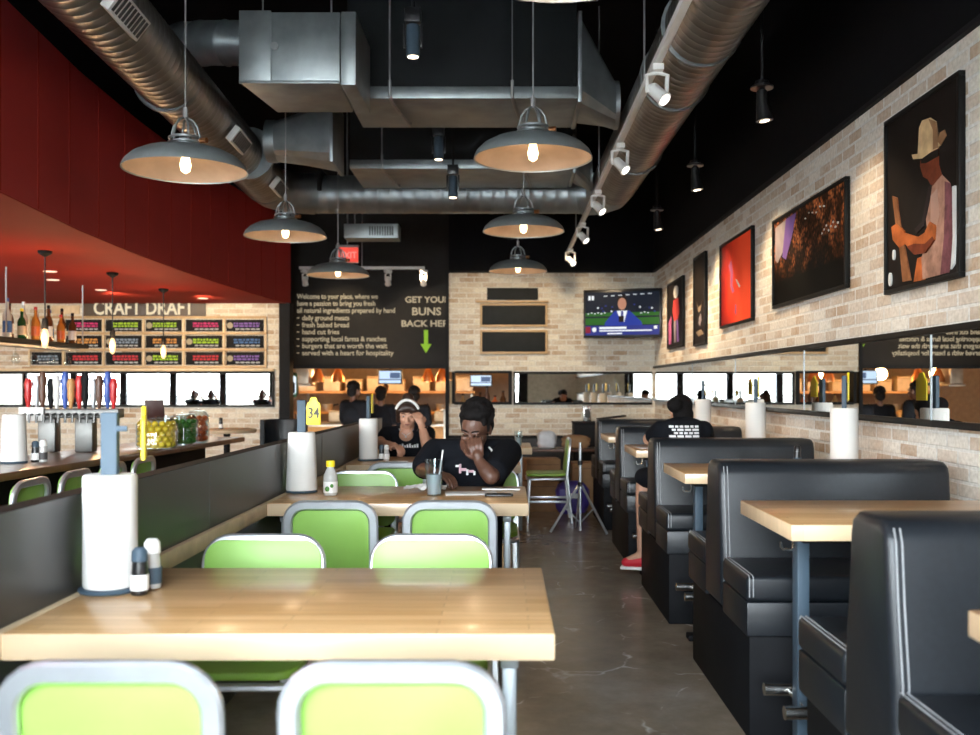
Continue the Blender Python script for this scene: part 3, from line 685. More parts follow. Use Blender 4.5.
# bright bent tube frame of the table end by the man
# paper roll holders
def tag_shape(): 
    p = [(-.04, -.075), (.04, -.075), (.04, .03)]
    p += [(.04-.016*(1-math.cos(a))-.0, .03+.025*math.sin(a)) for a in (PI/6, PI/3, PI/2)]
    p += [(.02, .07), (.012, .082), (-.012, .082), (-.02, .07)]
    p += [(-.04+.016*(1-math.cos(a)), .03+.025*math.sin(a)) for a in (PI/2, PI/3, PI/6)] + [(-.04, .03)]
    return p
def roll_holder(loc, label, rz=0, num=None, taper=0, yellow=True, group='paper roll holders on the tables'):
    t = thing('paper_roll_holder', label, 'paper towel holder', loc, rz, group)
    b = B(); lathe(b, [(.0,0),(.078,0),(.08,.006),(.074,.011),(0,.011)], n=28, cap=False); mk('base', b, M['pole'], t)
    b = B(); lathe(b, [(.02,.012),(.066+taper,.012),(.068+taper,.02),(.068,.30),(.064,.306),(.022,.306)], n=32, cap=False); mk('paper_roll', b, M['paper'], t, 40)
    b = B(); box(b, -.022, .022, -.012, .012, .011, .47, .004); mk('pole', b, M['pole'], t)
    if yellow:
        h = B(); prism(h, tag_shape(), 'y', -.006, .006, bev=.003); h.transform(Matrix.Translation((.065, -.02, .412)) @ Matrix.Scale(.9, 4)); tg = mk('number_tag', h, M['yellow'], t)
        b = B(); box(b, .02, .05, -.014, -.008, .42, .435, .002); mk('clip', b, M['pole'], t)
        if num:
            b = B(); add_text(b, num, .075, Matrix.Translation((.036, -.0275, .38)) @ MXZ, width=.056, bold=.001); mk('number', b, M['darktext'], tg)
    return t
zt = .753
rh = roll_holder((-1.045, 2.52, zt), 'white paper roll on a blue grey post at the left end of the nearest table', .0, None)
tg = [c for c in rh.children if c.name.startswith('number_tag')][0]; tg.data.transform(Matrix.Translation((-.065, .02, -.412))); tg.rotation_euler.z = math.radians(107); tg.location = (.082, .02, .412)
roll_holder((-1.04, 4.87, zt), 'flared paper roll with the yellow 34 marker, on the table of the man', 0, '34', .012)
roll_holder((-1.0, 6.97, zt), 'white paper roll on the table of the woman, beside her arm', PI*.5, None, 0)
# shakers
def shaker(loc, label, cap, body, content, s=1):
    t = thing('shaker', label, 'shaker', loc, 0, 'salt and pepper shakers')
    b = B(); lathe(b, [(.0,0),(.021,0),(.023,.006),(.021,.05),(.019,.075),(.018,.085)], n=18); mk('shaker_body', b, body, t)
    b = B(); lathe(b, [(.0236,.012),(.0236,.05),(.0228,.052)], n=18, cap=False); mk('paper_label', b, content, t)
    b = B(); lathe(b, [(.0,.122),(.012,.121),(.019,.112),(.0205,.086),(.0,.086)], n=18, cap=False); mk('cap', b, cap, t)
    t.scale = (s, s, s); return t
shaker((-.948, 2.47, zt), 'dark capped pepper shaker next to the nearest paper roll', M['pole'], M['blackg'], M['white'])
shaker((-.945, 2.55, zt), 'white capped salt shaker behind the pepper shaker on the nearest table', M['white'], M['clearb'], M['pole'], 1.08)
shaker((-.905, 6.98, zt), 'dark pepper shaker on the table of the woman', M['pole'], M['blackg'], M['white'], .95)
shaker((-.865, 6.95, zt), 'pale salt shaker on the table of the woman', M['white'], M['clearb'], M['white'], .95)
t = thing('juice_bottle', 'small clear bottle with a yellow cap on the table of the man', 'bottle', (-.865, 4.72, zt))
b = B(); lathe(b, [(.0,0),(.03,0),(.034,.006),(.035,.08),(.033,.1),(.024,.122),(.018,.135),(.018,.142)], n=22); mk('bottle_body', b, M['clearb'], t, 60)
b = B(); lathe(b, [(.0355,.015),(.0357,.07)], n=22, cap=False); f = mk('paper_label', b, M['white'], t)
b = B(); sph(b, (-.01, -.0345, .035), (.012,.004,.013)); sph(b, (.012, -.0335, .05), (.009,.004,.01)); mk('label_print', b, M['lime'], f)
b = B(); lathe(b, [(.0,.142),(.022,.142),(.023,.146),(.022,.168),(.019,.172),(0,.172)], n=22, cap=False); mk('cap', b, M['yellow'], t)
# glasses, napkin, papers, phone
def tumbler(loc, label, straw=False, s=1):
    t = thing('tumbler', label, 'glass', loc)
    b = B(); lathe(b, [(.0,.004),(.034,.004),(.045,.178),(.047,.178),(.036,0),(.0,0)], n=26, cap=False); mk('glass_wall', b, M['glass'], t, 50)
    b = B(); lathe(b, [(.0,.008),(.0335,.008),(.039,.105),(.0,.105)], n=26, cap=False); mk('ice_water', b, M['water'], t, 50)
    if straw: b = B(); tube(b, [(.0,0,.02),(.03,0,.12),(.045,-.005,.225)], .004, 8); mk('straw', b, M['white'], t)
    t.scale = (s, s, s); return t
tumbler((-.352, 4.72, zt), 'tall clear glass of iced water with a straw in front of the man', True)
tumbler((.12, 8.62, zt), 'empty clear tumbler on the furthest table behind the man', False, .78)
b = B(); random.seed(3); bmesh.ops.create_grid(b, x_segments=12, y_segments=10, size=.5)
for v in b.verts: v.co = V((v.co.x*.21, v.co.y*.15, .012+.028*random.random()*(1-abs(v.co.x)) + .008))
tag(mk('paper_napkin', b, M['paper'], None, 30, (-.405, 4.86, zt-.002)), 'crumpled white paper napkin around the foot of the tall glass', 'napkin')
def sheet(name, lab, cat, loc, w, d, rz, mat, h=.004):
    b = B(); box(b, -w/2, w/2, -d/2, d/2, 0, h, .001); o = mk(name, b, mat); o.location = loc; o.rotation_euler = (0,0,rz); return tag(o, lab, cat)
sheet('menu_sheet', 'white menu sheet lying under the forearm of the man', 'menu', (-.17, 4.80, zt), .26, .16, .1, M['paper'])
sheet('magazine', 'folded white paper on the table left of the black phone', 'paper', (-.02, 4.99, zt), .2, .07, -.05, M['white'], .006)
t = thing('smartphone', 'black smartphone lying on the table by the elbow of the man', 'phone', (-.03, 4.70, zt))
b = B(); prism(b, rrect(.14, .07, .012), 'z', 0, .009, bev=.002); mk('phone_body', b, M['blackg'], t)
b = B(); prism(b, rrect(.12, .06, .004), 'z', .0091, .0098); mk('screen', b, M['black'], t)
sheet('order_slip', 'white slip of paper on the table in front of the woman', 'paper', (-.78, 6.85, zt), .16, .09, .2, M['paper'])

# ------------------------------------------------------------------ booths
def make_booth():
    t = thing('booth_bench', '', 'booth', (0,0,0), 0, 'black double sided booths')
    X0, X1 = .87, 1.815
    # back: flared profile in Y-Z
    prof = [(-.16,.40),(-.155,.62),(-.13,.80),(-.118,.93),(-.105,.965),(-.075,.982),(.075,.982),(.105,.965),(.118,.93),(.13,.80),(.155,.62),(.16,.40)]
    b = B(); prism(b, prof, 'x', X0, X1, bev=.022); mk('backrest', b, M['vinyl'], t, 40)
    for s in (-1, 1):
        b = B(); y0, y1 = sorted((s*.165, s*.555)); box(b, X0+.002, X1, y0, y1, .512, .606, .018, 3); sc = mk('seat_cushion', b, M['vinyl'], t, 40)
        b = B(); ys = s*.545
        for dx in (.012, .026): tube(b, [(X0+dx, s*.17, .6075), (X0+dx, ys, .6075), (X0+dx, ys+s*.0108, .598), (X0+dx, ys+s*.0108, .53)], .0022, 5)
        mk('stitching', b, M['stitch'], sc)
        b = B(); y0, y1 = sorted((s*.162, s*.55)); box(b, X0+.004, X1, y0, y1, .385, .510, .008); mk('seat_front', b, M['vinyl'], t, 40)
        # stitching down both edges of the back face
        b = B()
        for dx in (.022, .036):
            pr = [(X0+dx, s*(p[0]+.0015*(1 if p[0] > 0 else -1)) if False else s*abs(p[0])+s*.0012, p[1]) for p in prof[6:]][1:]
            tube(b, pr[::-1], .0022, 5)
        mk('stitching', b, M['stitch'], t)
    b = B(); box(b, X0+.02, X1-.01, -.52, .52, .0, .384, .006); mk('plinth', b, M['base'], t)
    return t
BY = [2.29, 3.99, 5.69, 7.39, 9.09]
BL = ['nearest black booth, large at the right edge of the photo', 'black booth behind the second booth table, second from the camera', 'black booth the seated woman leans against, third from the camera', 'fourth black booth from the camera, behind the red shoe', 'furthest and smallest black booth, at the far end of the aisle row']
B0 = make_booth()
for i, y in enumerate(BY):
    o = B0 if i == 0 else dup(B0); o.location = (0, y, .001); o['label'] = BL[i]
def make_btable():
    t = thing('booth_table', '', 'table', (0,0,0), 0, 'butcher block booth tables')
    b = B(); box(b, .86, 1.925, -.31, .31, .825, .875, .004); mk('tabletop', b, M['maple'], t)
    b = B(); box(b, .965, 1.005, -.03, .03, .03, .8, .004); mk('leg', b, M['pole'], t)
    b = B(); box(b, 1.62, 1.665, -.045, .045, .03, .8, .004); mk('leg', b, M['pole'], t)
    b = B(); box(b, .93, 1.72, -.2, .2, .801, .824, .003); mk('support_plate', b, M['black'], t)
    b = B(); box(b, .93, 1.72, -.04, .04, .0, .03, .006); mk('foot', b, M['black'], t)
    for y in (-.12, .12):
        b = B(); cyl(b, (.895, y, .245), (1.04, y, .245), .022, n=16); pg = mk('foot_peg', b, M['steel'], t)
        b = B(); box(b, .97, .998, min(0, y), max(0, y), .235, .255, .003); mk('peg_arm', b, M['steel'], pg)
    b = B(); tube(b, [(.93,-.1,.826),(.93,-.1,.775),(.925,-.1,.765),(.90,-.1,.765),(.89,-.1,.775),(.888,-.1,.79)], .005, 6); mk('bag_hook', b, M['steel'], t)
    return t
BT = [1.46, 3.17, 4.86, 6.55, 8.24]
BTL = ['nearest booth table, only its corner in view at the right edge', 'booth table in front of the second booth, largest in full view', 'booth table between the second and third booths', 'booth table the seated woman leans over, with a white paper on it', 'furthest booth table, a small pale block of wood']
A0 = make_btable()
for i, y in enumerate(BT):
    o = A0 if i == 0 else dup(A0); o.location = (0, y, .001); o['label'] = BTL[i]
sheet('menu_sheet', 'white sheet at the corner of the fourth booth table', 'paper', (.96, 6.44, .878), .14, .16, .2, M['paper'])
roll_holder((1.71, 4.80, .8775), 'pale paper roll with a grey post against the mirror, above the second booth', 1.227, None, 0, True)
roll_holder((1.71, 6.50, .8775), 'pale paper roll against the mirror, above the third booth', 1.31, None, 0, True)
roll_holder((1.71, 8.22, .8775), 'smallest paper roll marker by the mirror, beyond the seated woman', 1.366, None, 0, True)
shaker((1.52, 4.95, .8775), 'small dark shaker behind the second booth back', M['blackg'], M['blackg'], M['pole'], .9)
# stuff at the end of the aisle
t = thing('back_banquette', 'dark cabinet below the far brick wall, behind the last booth', 'cabinet', (1.35, 11.9, 0))
b = B(); box(b, -.5, .5, -.2, .2, 0, .84, .01); mk('cabinet_body', b, M['base'], t)
b = B(); box(b, -.51, .51, -.21, .21, .841, .86, .003); mk('cabinet_top', b, M['black'], t)
t = thing('napkin_dispenser', 'silver dispenser on the dark cabinet under the mirror', 'dispenser', (1.02, 11.85, .861))
b = B(); box(b, -.05, .05, -.06, .06, 0, .2, .01); mk('dispenser_body', b, M['steel'], t)
b = B(); box(b, -.035, .035, -.066, -.061, .05, .16, .002); mk('slot', b, M['slot'], t)
t = thing('serving_tray', 'black tray propped on the dark cabinet under the mirror', 'tray', (1.32, 11.85, .861))
b = B(); box(b, -.18, .18, -.1, .1, .04, .06, .006, mat=Matrix.Rotation(-.12, 3, 'Y')); mk('tray_body', b, M['black'], t)
b = B(); box(b, -.12, .12, -.08, .08, .0, .02, .004); mk('tray_foot', b, M['steel'], t)
# tripod stand, boxes, bags
t = thing('tripod_stand', 'silver tripod stand with crossed legs at the end of the aisle', 'stand', (.665, 8.42, 0))
b = B(); cyl(b, (0,0,.02), (0,0,.80), .012, n=10); mk('pole', b, M['alu'], t)
for a in (-.6, 1.65, 3.3):
    b = B(); c = V((math.cos(a), math.sin(a), 0)); sweep(b, [V((0,0,.42))+c*.015, c*.27+V((0,0,.012))], .022, .012, V((-c.y, c.x, 0))); mk('leg', b, M['alu'], t)
    b = B(); sweep(b, [V((0,0,.10))+c*.012, c*.13+V((0,0,.22))], .014, .008, V((-c.y, c.x, 0))); mk('brace', b, M['alu'], t)
for z in (.43, .62):
    b = B(); cyl(b, (0,0,z-.02), (0,0,z+.02), .022, n=10); mk('collar', b, M['blackg'], t)
def carton(loc, w, d, h, label, rz=0):
    t = thing('cardboard_box', label, 'box', loc, rz, 'cardboard boxes by the side facing chair')
    b = B(); box(b, -w/2, w/2, -d/2, d/2, 0, h, .006); mk('box_body', b, M['card'], t)
    b = B(); box(b, -w/2-.001, w/2+.001, -.03, .03, h-.001, h+.001); mk('packing_tape', b, M['tan'], t)
    b = B(); box(b, -w/2+.02, w/2-.02, -d/2-.002, -d/2+.001, h-.06, h-.055); mk('flap_seam', b, M['dkwood'], t)
carton((.36, 10.0, 0), .40, .34, .32, 'brown cardboard box on the floor, lower of the stack')
carton((.38, 10.0, .324), .36, .32, .22, 'brown cardboard box stacked on top of the floor one', .1)
carton((.85, 10.05, 0), .30, .3, .5, 'tall cardboard box behind the tripod stand')
random.seed(9)
def bag(name, loc, w, d, h, mat, label, cat):
    b = B(); bmesh.ops.create_uvsphere(b, u_segments=20, v_segments=14, radius=1)
    for v in b.verts:
        z = v.co.z; k = 1-.25*max(0, z)**2
        j = 1+.16*math.sin(7*v.co.x+6*z)*math.cos(6*v.co.y+2*z)
        v.co = V((math.copysign(abs(v.co.x)**.45, v.co.x)*w/2*k*j, math.copysign(abs(v.co.y)**.45, v.co.y)*d/2*k*j, (math.copysign(abs(z)**.6, z)+1)*h/2))
    o = mk(name, b, mat, None, 60); o.location = loc; return tag(o, label, cat)
o = bag('carrier_bag', (.68, 9.66, .001), .32, .16, .34, M['purple'], 'purple plastic bag on the floor behind the tripod', 'bag')
b = B(); box(b, -.05,.05,-.108,-.1,.17,.22,.002); mk('bag_print', b, M['white'], o)
carton((.72, 9.55, .001), .2, .12, .3, 'small dark carton beside the purple bag') if False else None
t = thing('side_shelf', 'dark low shelf along the wall holding bags, behind the tripod', 'shelf', (.62, 10.6, 0))
b = B(); box(b, -.55, .5, -.2, .2, .58, .61, .004); mk('shelf_top', b, M['dkwood'], t)
for x in (-.5, .46):
    b = B(); box(b, x-.02, x+.02, -.18, .18, 0, .58, .003); mk('leg', b, M['black'], t)
bag('plastic_bag', (.46, 10.5, .611), .2, .16, .2, M['plastic'], 'crumpled white plastic bag on the low shelf', 'bag')
bag('blue_bundle', (.47, 10.42, .611), .2, .12, .1, M['blue'], 'blue bundle on the low shelf below the white bag', 'bundle') if False else None
bag('cloth_bundle', (.78, 10.55, .611), .3, .2, .15, M['card'], 'brown cloth bundle on the low shelf beside the white bag', 'bundle')
# ------------------------------------------------------------------ people
def cap_prim(bm, p0, p1, r0, r1, n=14):
    """tapered capsule"""
    p0, p1 = V(p0), V(p1); d = (p1-p0); L = d.length or 1e-6; d = d/L
    pts, rad = [], []
    for k in range(5): a = -PI/2+PI/2*k/4; pts.append(p0+d*r0*math.sin(a)); rad.append(max(r0*math.cos(a), 1e-4))
    for k in range(1, 5): a = PI/2*k/4; pts.append(p1+d*r1*math.sin(a)); rad.append(max(r1*math.cos(a), 1e-4))
    pts.insert(5, p1.copy()); rad.insert(5, r1)
    tube(bm, pts, rad, n)
def blob(name, prims, mat, parent=None, voxel=.008, it=3, loc=None):
    bm = B()
    for p in prims:
        if p[0] == 'c': cap_prim(bm, *p[1:])
        else: sph(bm, p[1], p[2], 18, 12, rot=(p[3] if len(p) > 3 else None))
    me = bpy.data.meshes.new('t'); bmesh.ops.recalc_face_normals(bm, faces=bm.faces[:]); bm.to_mesh(me); bm.free()
    o = bpy.data.objects.new('t', me); COL.objects.link(o)
    r = o.modifiers.new('r', 'REMESH'); r.mode = 'VOXEL'; r.voxel_size = voxel
    s = o.modifiers.new('s', 'SMOOTH'); s.iterations = it; s.factor = .5
    bpy.context.view_layer.update(); dg = bpy.context.evaluated_depsgraph_get()
    m2 = bpy.data.meshes.new_from_object(o.evaluated_get(dg)); m2.name = name
    bpy.data.objects.remove(o); bpy.data.meshes.remove(me)
    m2.materials.clear(); m2.materials.append(mat); m2.polygons.foreach_set('use_smooth', [True]*len(m2.polygons))
    o = bpy.data.objects.new(name, m2); COL.objects.link(o)
    if parent: o.parent = parent
    if loc: o.location = loc
    return o
def rotm(rx=0, ry=0, rz=0): return Euler((rx, ry, rz)).to_matrix()
def hand(wr, fdir, nrm, side, curl, s=1.0):
    """prims of a hand: palm, five fingers bending towards -nrm... nrm is the back of the hand; side=+1/-1 gives the thumb side"""
    f = V(fdir).normalized(); n = V(nrm); n = (n-f*n.dot(f)).normalized(); t = f.cross(n)*side; wr = V(wr); out = []
    out.append(('c', wr, wr+f*.03*s, .026*s, .03*s))
    for k in range(4):
        u = (-.033+.022*k)*s
        out.append(('c', wr+f*.03*s+t*u*.7, wr+f*.082*s+t*u, .012*s, .0105*s))
        Ls = [(.034,.026,.02), (.042,.030,.022), (.045,.03,.022), (.04,.028,.021)][k]; p = wr+f*.085*s+t*u; a = 0
        for j, l in enumerate(Ls):
            a += curl*(.9 if j == 0 else 1.15); d = f*math.cos(a)-n*math.sin(a); q = p+d*l*s
            out.append(('c', p, q, (.0092-.0006*j)*s, (.0086-.0006*j)*s)); p = q
    p = wr+f*.022*s+t*.026*s; d = (f*.6+t*.75-n*.25).normalized()
    out.append(('c', p, p+d*.04*s, .013*s, .0105*s)); p = p+d*.04*s; d = (f*.85+t*.2-n*.45).normalized(); out.append(('c', p, p+d*.032*s, .0105*s, .0085*s))
    return out
def head_prims(c, R, s=1.0, jaw=1.0):
    def P(x, y, z): return V(c)+R @ V((x*s, y*s, z*s))
    pr = [('e', P(0,.012,.03), (.076*s,.095*s,.085*s), R), ('e', P(0,-.022,-.03), (.062*jaw*s,.068*s,.082*s), R), ('e', P(0,-.05,-.082), (.034*s,.03*s,.024*s), R),
          ('c', P(0,-.088,.022), P(0,-.108,-.022), .009*s, .014*s), ('e', P(0,-.1,-.026), (.021*s,.012*s,.011*s), R),
          ('c', P(-.045,-.079,.034), P(-.014,-.09,.032), .009*s, .009*s), ('c', P(.045,-.079,.034), P(.014,-.09,.032), .009*s, .009*s),
          ('e', P(-.04,-.068,-.018), (.022*s,.018*s,.018*s), R), ('e', P(.04,-.068,-.018), (.022*s,.018*s,.018*s), R),
          ('c', P(-.02,-.083,-.055), P(.02,-.083,-.055), .009*s, .009*s),
          ('e', P(-.078,.012,.0), (.01*s,.02*s,.032*s), R), ('e', P(.078,.012,.0), (.01*s,.02*s,.032*s), R)]
    return pr, P
def face_parts(root, P, R, s, lipm, brow, closed=False):
    for sx in (-1, 1):
        if closed: b = B(); tube(b, [P(sx*.015,-.086,.014), P(sx*.03,-.088,.008), P(sx*.046,-.078,.013)], [.002*s,.003*s,.002*s], 6); mk('eyelashes', b, M['hairB'], root, 60)
        else:
            b = B(); sph(b, P(sx*.03,-.0795,.017), (.0115*s,.008*s,.0055*s), 10, 8, rot=R); e = mk('eye', b, M['eyew'], root, 60)
            b = B(); sph(b, P(sx*.03,-.0855,.016), (.006*s,.003*s,.0055*s), 8, 6, rot=R); mk('iris', b, M['hairB'], e, 60)
        b = B(); tube(b, [P(sx*.012,-.097,.042), P(sx*.03,-.092,.047), P(sx*.05,-.079,.041)], [.003*s,.0042*s,.003*s], 6); mk('eyebrow', b, brow, root, 60)
    b = B(); tube(b, [P(-.024,-.083,-.054), P(-.008,-.0925,-.0515), P(0,-.0925,-.053), P(.008,-.0925,-.0515), P(.024,-.083,-.054)], [.002,.0045*s,.004*s,.0045*s,.002], 6); mk('mouth', b, lipm, root, 60)

def sitter(loc, rz, label, J, skin, shirt, trousers, hairf, voxel=.008, sleeve=.62, hs=1.0, broad=1.0, face=True, lipm=None, brow=None, hands=None, jaw=1, shoe=None, neckline=0, legs_bare=False, closed=False):
    R = rotm(*J['rot']); hp, P = head_prims(J['head'], R, hs, jaw)
    pv, ch, nk = V(J['pelvis']), V(J['chest']), V(J['neck'])
    pr = list(hp)
    pr.append(('c', nk, V(J['head'])+R @ V((0,.02,-.06)), .058*hs, .052*hs))
    tor = [('e', pv+V((0,0,.025)), (.165*broad,.12,.092)), ('e', pv.lerp(ch, .5), (.15*broad,.112,.16)), ('e', ch, (.168*broad,.112,.16)), ('c', V(J['sl']), V(J['sr']), .062*broad, .062*broad), ('c', ch+V((-.06,0,.1)), nk, .07, .06), ('c', ch+V((.06,0,.1)), nk, .07, .06)]
    pr += [('e', p[1], tuple(x*.95 for x in p[2])) if p[0] == 'e' else p for p in tor]
    arms, sleeves = [], []
    for s in 'lr':
        sh, el, wr = V(J['s'+s]), V(J['e'+s]), V(J['w'+s])
        arms += [('c', sh, el, .054*broad, .042), ('c', el, el.lerp(wr, .35), .043, .043), ('c', el.lerp(wr, .35), wr, .042, .028)]
        sleeves += [('c', sh, sh.lerp(el, sleeve), .075*broad, .068*broad)]
    pr += arms
    for a in hands or []: pr += hand(*a)
    legs, tr = [], []
    for s in 'lr':
        hi, kn, an, to = V(J['h'+s]), V(J['k'+s]), V(J['a'+s]), V(J['t'+s])
        legs += [('c', hi, kn, .082, .056), ('c', kn, kn.lerp(an, .35), .055, .056), ('c', kn.lerp(an, .35), an, .054, .036), ('c', an, to, .036, .03)]
        tr += [('c', hi, kn, .094, .068)] + ([] if legs_bare else [('c', kn, an.lerp(kn, .12), .068, .054)])
    pr += legs
    root = blob('person', pr, skin, None, voxel, 3); root.location = loc; root.rotation_euler = (0, 0, rz); tag(root, label, 'person', None)
    infl = 1.1
    blob('shirt', [('e', p[1], tuple(x*infl for x in p[2])) if p[0] == 'e' else ('c', p[1], p[2], p[3]*1.17, p[4]*(1.17 if p[0] == 'c' and (p[1]-p[2]).length > .3 else .95)) for p in tor] + sleeves, shirt, root, voxel*1.2, 4)
    blob('trousers', [('e', pv-V((0,0,.01)), (.18*broad,.14,.085))] + tr, trousers, root, voxel*1.4, 4)
    hairf(root, P, R, hs)
    if face: face_parts(root, P, R, hs, lipm or M['lip'], brow or M['hairB'], closed)
    for s in 'lr':
        an, to = V(J['a'+s]), V(J['t'+s])
        o = blob('shoe', [('c', an+V((0,0,-.035)), to, .042, .033), ('e', an.lerp(to, .5)+V((0,0,-.02)), (.04,.04,.03))], shoe or M['blackg'], root, .009, 2)
    return root, P, R
def hair_short(root, P, R, s):
    pr = [('e', P(0,.04,.072), (.088*s,.095*s,.085*s), R), ('e', P(0,.012,.112), (.072*s,.072*s,.04*s), R), ('e', P(0,.068,.0), (.082*s,.062*s,.085*s), R)]
    rnd = random.Random(8)
    for k in range(150):
        a, z = rnd.uniform(0, 2*PI), rnd.uniform(-.15, 1); q = math.sqrt(max(0, 1-z*z)); p = V((.088*q*math.cos(a), .04+.098*q*math.sin(a), .07+.088*z))
        if p.y < -.035 and p.z < .1: continue
        pr.append(('e', P(*p), (.013*s, .013*s, .013*s)))
    for sx in (-1, 1): pr.append(('c', P(sx*.074,.0,.05), P(sx*.073,-.005,.005), .014*s, .01*s))
    blob('hair', pr, M['hairB'], root, .007, 1)
def hair_band(root, P, R, s):
    pr = [('e', P(0,.03,.045), (.09*s,.1*s,.088*s), R), ('e', P(0,.055,-.03), (.086*s,.06*s,.10*s), R), ('e', P(0,-.05,.082), (.074*s,.048*s,.042*s), R), ('c', P(-.06,-.07,.068), P(.06,-.07,.068), .024*s, .024*s),
          ('c', P(-.074,-.03,.06), P(-.08,.01,-.06), .022, .02), ('c', P(.074,-.03,.06), P(.08,.01,-.06), .022, .02), ('e', P(0,.075,.12), (.05*s,.05*s,.045*s), R)]
    h = blob('hair', pr, M['hairBr'], root, .008, 2)
    b = B(); tube(b, [P(.096*math.cos(a), -.035+.02*math.sin(a)-.02, .03+.112*math.sin(a)) for a in [math.radians(20+140*k/12) for k in range(13)]], .012*s, 8); mk('headband', b, M['white'], root, 60)
def hair_bun(root, P, R, s):
    pr = [('e', P(0,.025,.045), (.088*s,.102*s,.09*s), R), ('e', P(0,.06,-.03), (.08*s,.06*s,.085*s), R), ('e', P(.07,.10,.03), (.06*s,.055*s,.06*s), R), ('e', P(-.01,-.04,.085), (.07*s,.05*s,.04*s), R)]
    blob('hair', pr, M['hairB'], root, .009, 2)
# the man in black at the second table (faces the camera, -Y)
man, P, R = sitter((-.19, 5.5, 0), 0, 'man in a black shirt at the second table, head bowed onto his fist',
 dict(pelvis=(0,.06,.575), chest=(0,-.05,.81), neck=(0,-.13,.965), head=(.028,-.235,1.055), rot=(.52,.1,-.3),
  sl=(-.205,-.07,.915), el=(-.27,-.20,.83), wl=(-.19,-.415,.832), sr=(.205,-.07,.915), er=(.115,-.45,.815), wr=(.05,-.405,.895),
  hl=(-.1,.03,.57), kl=(-.11,-.36,.55), al=(-.12,-.30,.09), tl=(-.13,-.43,.05), hr=(.1,.03,.57), kr=(.11,-.36,.55), ar=(.12,-.30,.09), tr=(.13,-.43,.05)),
 M['skinD'], M['shirtB'], M['denim'], hair_short, voxel=.0048, closed=True, sleeve=.78, hs=1.02, broad=1.12,
 hands=[((-.19,-.415,.832), (.75,-.66,-.12), (0,0,1), 1, .35), ((.05,-.405,.895), (-.22,.12,.96), (-.1,-1,.1), -1, .62)])
b = B()
for x, z, w, h, m in ((-.06,.835,.012,.05,0), (-.04,.83,.03,.014,0), (-.02,.815,.012,.03,1), (.0,.82,.035,.012,0), (-.075,.85,.02,.01,1), (.02,.81,.012,.02,1)):
    box(b, x-w/2, x+w/2, -.206, -.18, z-h/2, z+h/2, mi=m)
mk('shirt_print', b, [M['printp'], M['white']], man)
b = B(); tube(b, [(.10,-.20,.955), (.115,-.21,.94), (.12,-.215,.925)], .006, 6); mk('collar_tip', b, M['white'], man)
# the woman with the headband
wom, P, R = sitter((-.80, 7.88, 0), 0, 'woman in a black top with a white headband, resting her head on her hand',
 dict(pelvis=(0,.02,.575), chest=(0,-.05,.80), neck=(0,-.09,.945), head=(.01,-.15,1.065), rot=(.34,0,.05),
  sl=(-.165,-.06,.905), el=(-.22,-.20,.83), wl=(-.09,-.40,.832), sr=(.165,-.06,.905), er=(.19,-.40,.812), wr=(.135,-.29,.985),
  hl=(-.09,.0,.57), kl=(-.1,-.38,.54), al=(-.1,-.34,.09), tl=(-.1,-.46,.05), hr=(.09,0,.57), kr=(.1,-.38,.54), ar=(.1,-.34,.09), tr=(.1,-.46,.05)),
 M['skinL'], M['shirtB'], M['denim'], hair_band, voxel=.007, sleeve=.45, hs=.98, broad=.9,
 hands=[((-.09,-.40,.832), (.7,-.7,-.1), (0,0,1), 1, .6), ((.135,-.29,.985), (-.35,.28,.85), (.5,-.8,.2), 1, .7)])
b = B(); sph(b, (.0,-.172,.905), (.06,.02,.055), rot=None); mk('neckline', b, M['skinL'], wom, 60)
b = B(); tube(b, [(-.06,-.150,.95), (-.035,-.185,.92), (0,-.198,.895), (.035,-.185,.92), (.06,-.15,.95)], .0025, 6); sph(b, (0,-.2,.888), .008); mk('necklace', b, M['alu'], wom, 60)
b = B()
for k in range(9): box(b, -.075+k*.02, -.063+k*.02, -.186, -.165, .80, .818+(k % 3)*.006)
mk('shirt_print', b, M['printw'], wom)
b = B(); tube(b, [V((.143,-.30,.958))+V((.036*math.cos(a), .03*math.sin(a), .012*math.cos(a))) for a in [2*PI*k/14 for k in range(14)]], .009, 6, True); mk('wristwatch', b, M['blackg'], wom, 60)
# the diner in the booth, seen from behind, one leg out in the aisle
def hb(root, P, R, s): hair_bun(root, P, R, s)
din, P, R = sitter((1.13, 5.99, 0), PI, 'seated diner in a black printed shirt, back turned, one red shoe out in the aisle',
 dict(pelvis=(0,-.01,.705), chest=(0,-.06,.915), neck=(-.01,-.13,1.055), head=(-.01,-.19,1.125), rot=(.3,0,.1),
  sl=(-.135,-.08,1.015), el=(-.19,-.22,.95), wl=(-.12,-.36,.955), sr=(.135,-.08,1.015), er=(.19,-.22,.95), wr=(.12,-.36,.955),
  hl=(-.09,0,.708), kl=(-.10,-.36,.68), al=(-.10,-.40,.30), tl=(-.10,-.5,.26), hr=(.09,-.02,.715), kr=(.205,-.33,.69), ar=(.215,-.34,.17), tr=(.32,-.37,.12)),
 M['skinL'], M['shirtB'], M['denim'], hb, voxel=.009, sleeve=.6, hs=.86, broad=.85, face=True,
 hands=[((-.12,-.36,.955), (.5,-.8,0), (0,0,1), 1, .4), ((.12,-.36,.955), (-.5,-.8,0), (0,0,1), -1, .4)], shoe=M['redshoe'], legs_bare=True)
from mathutils.bvhtree import BVHTree
sm = [c for c in din.children if c.name.startswith('shirt')][0].data
bvh = BVHTree.FromPolygons([v.co for v in sm.vertices], [tuple(p.vertices) for p in sm.polygons])
b = B(); random.seed(4)
def on_back(x, z):
    h = bvh.ray_cast(V((x, .6, z)), V((0, -1, 0)))[0]
    return V((x, h.y+.003, z)) if h else None
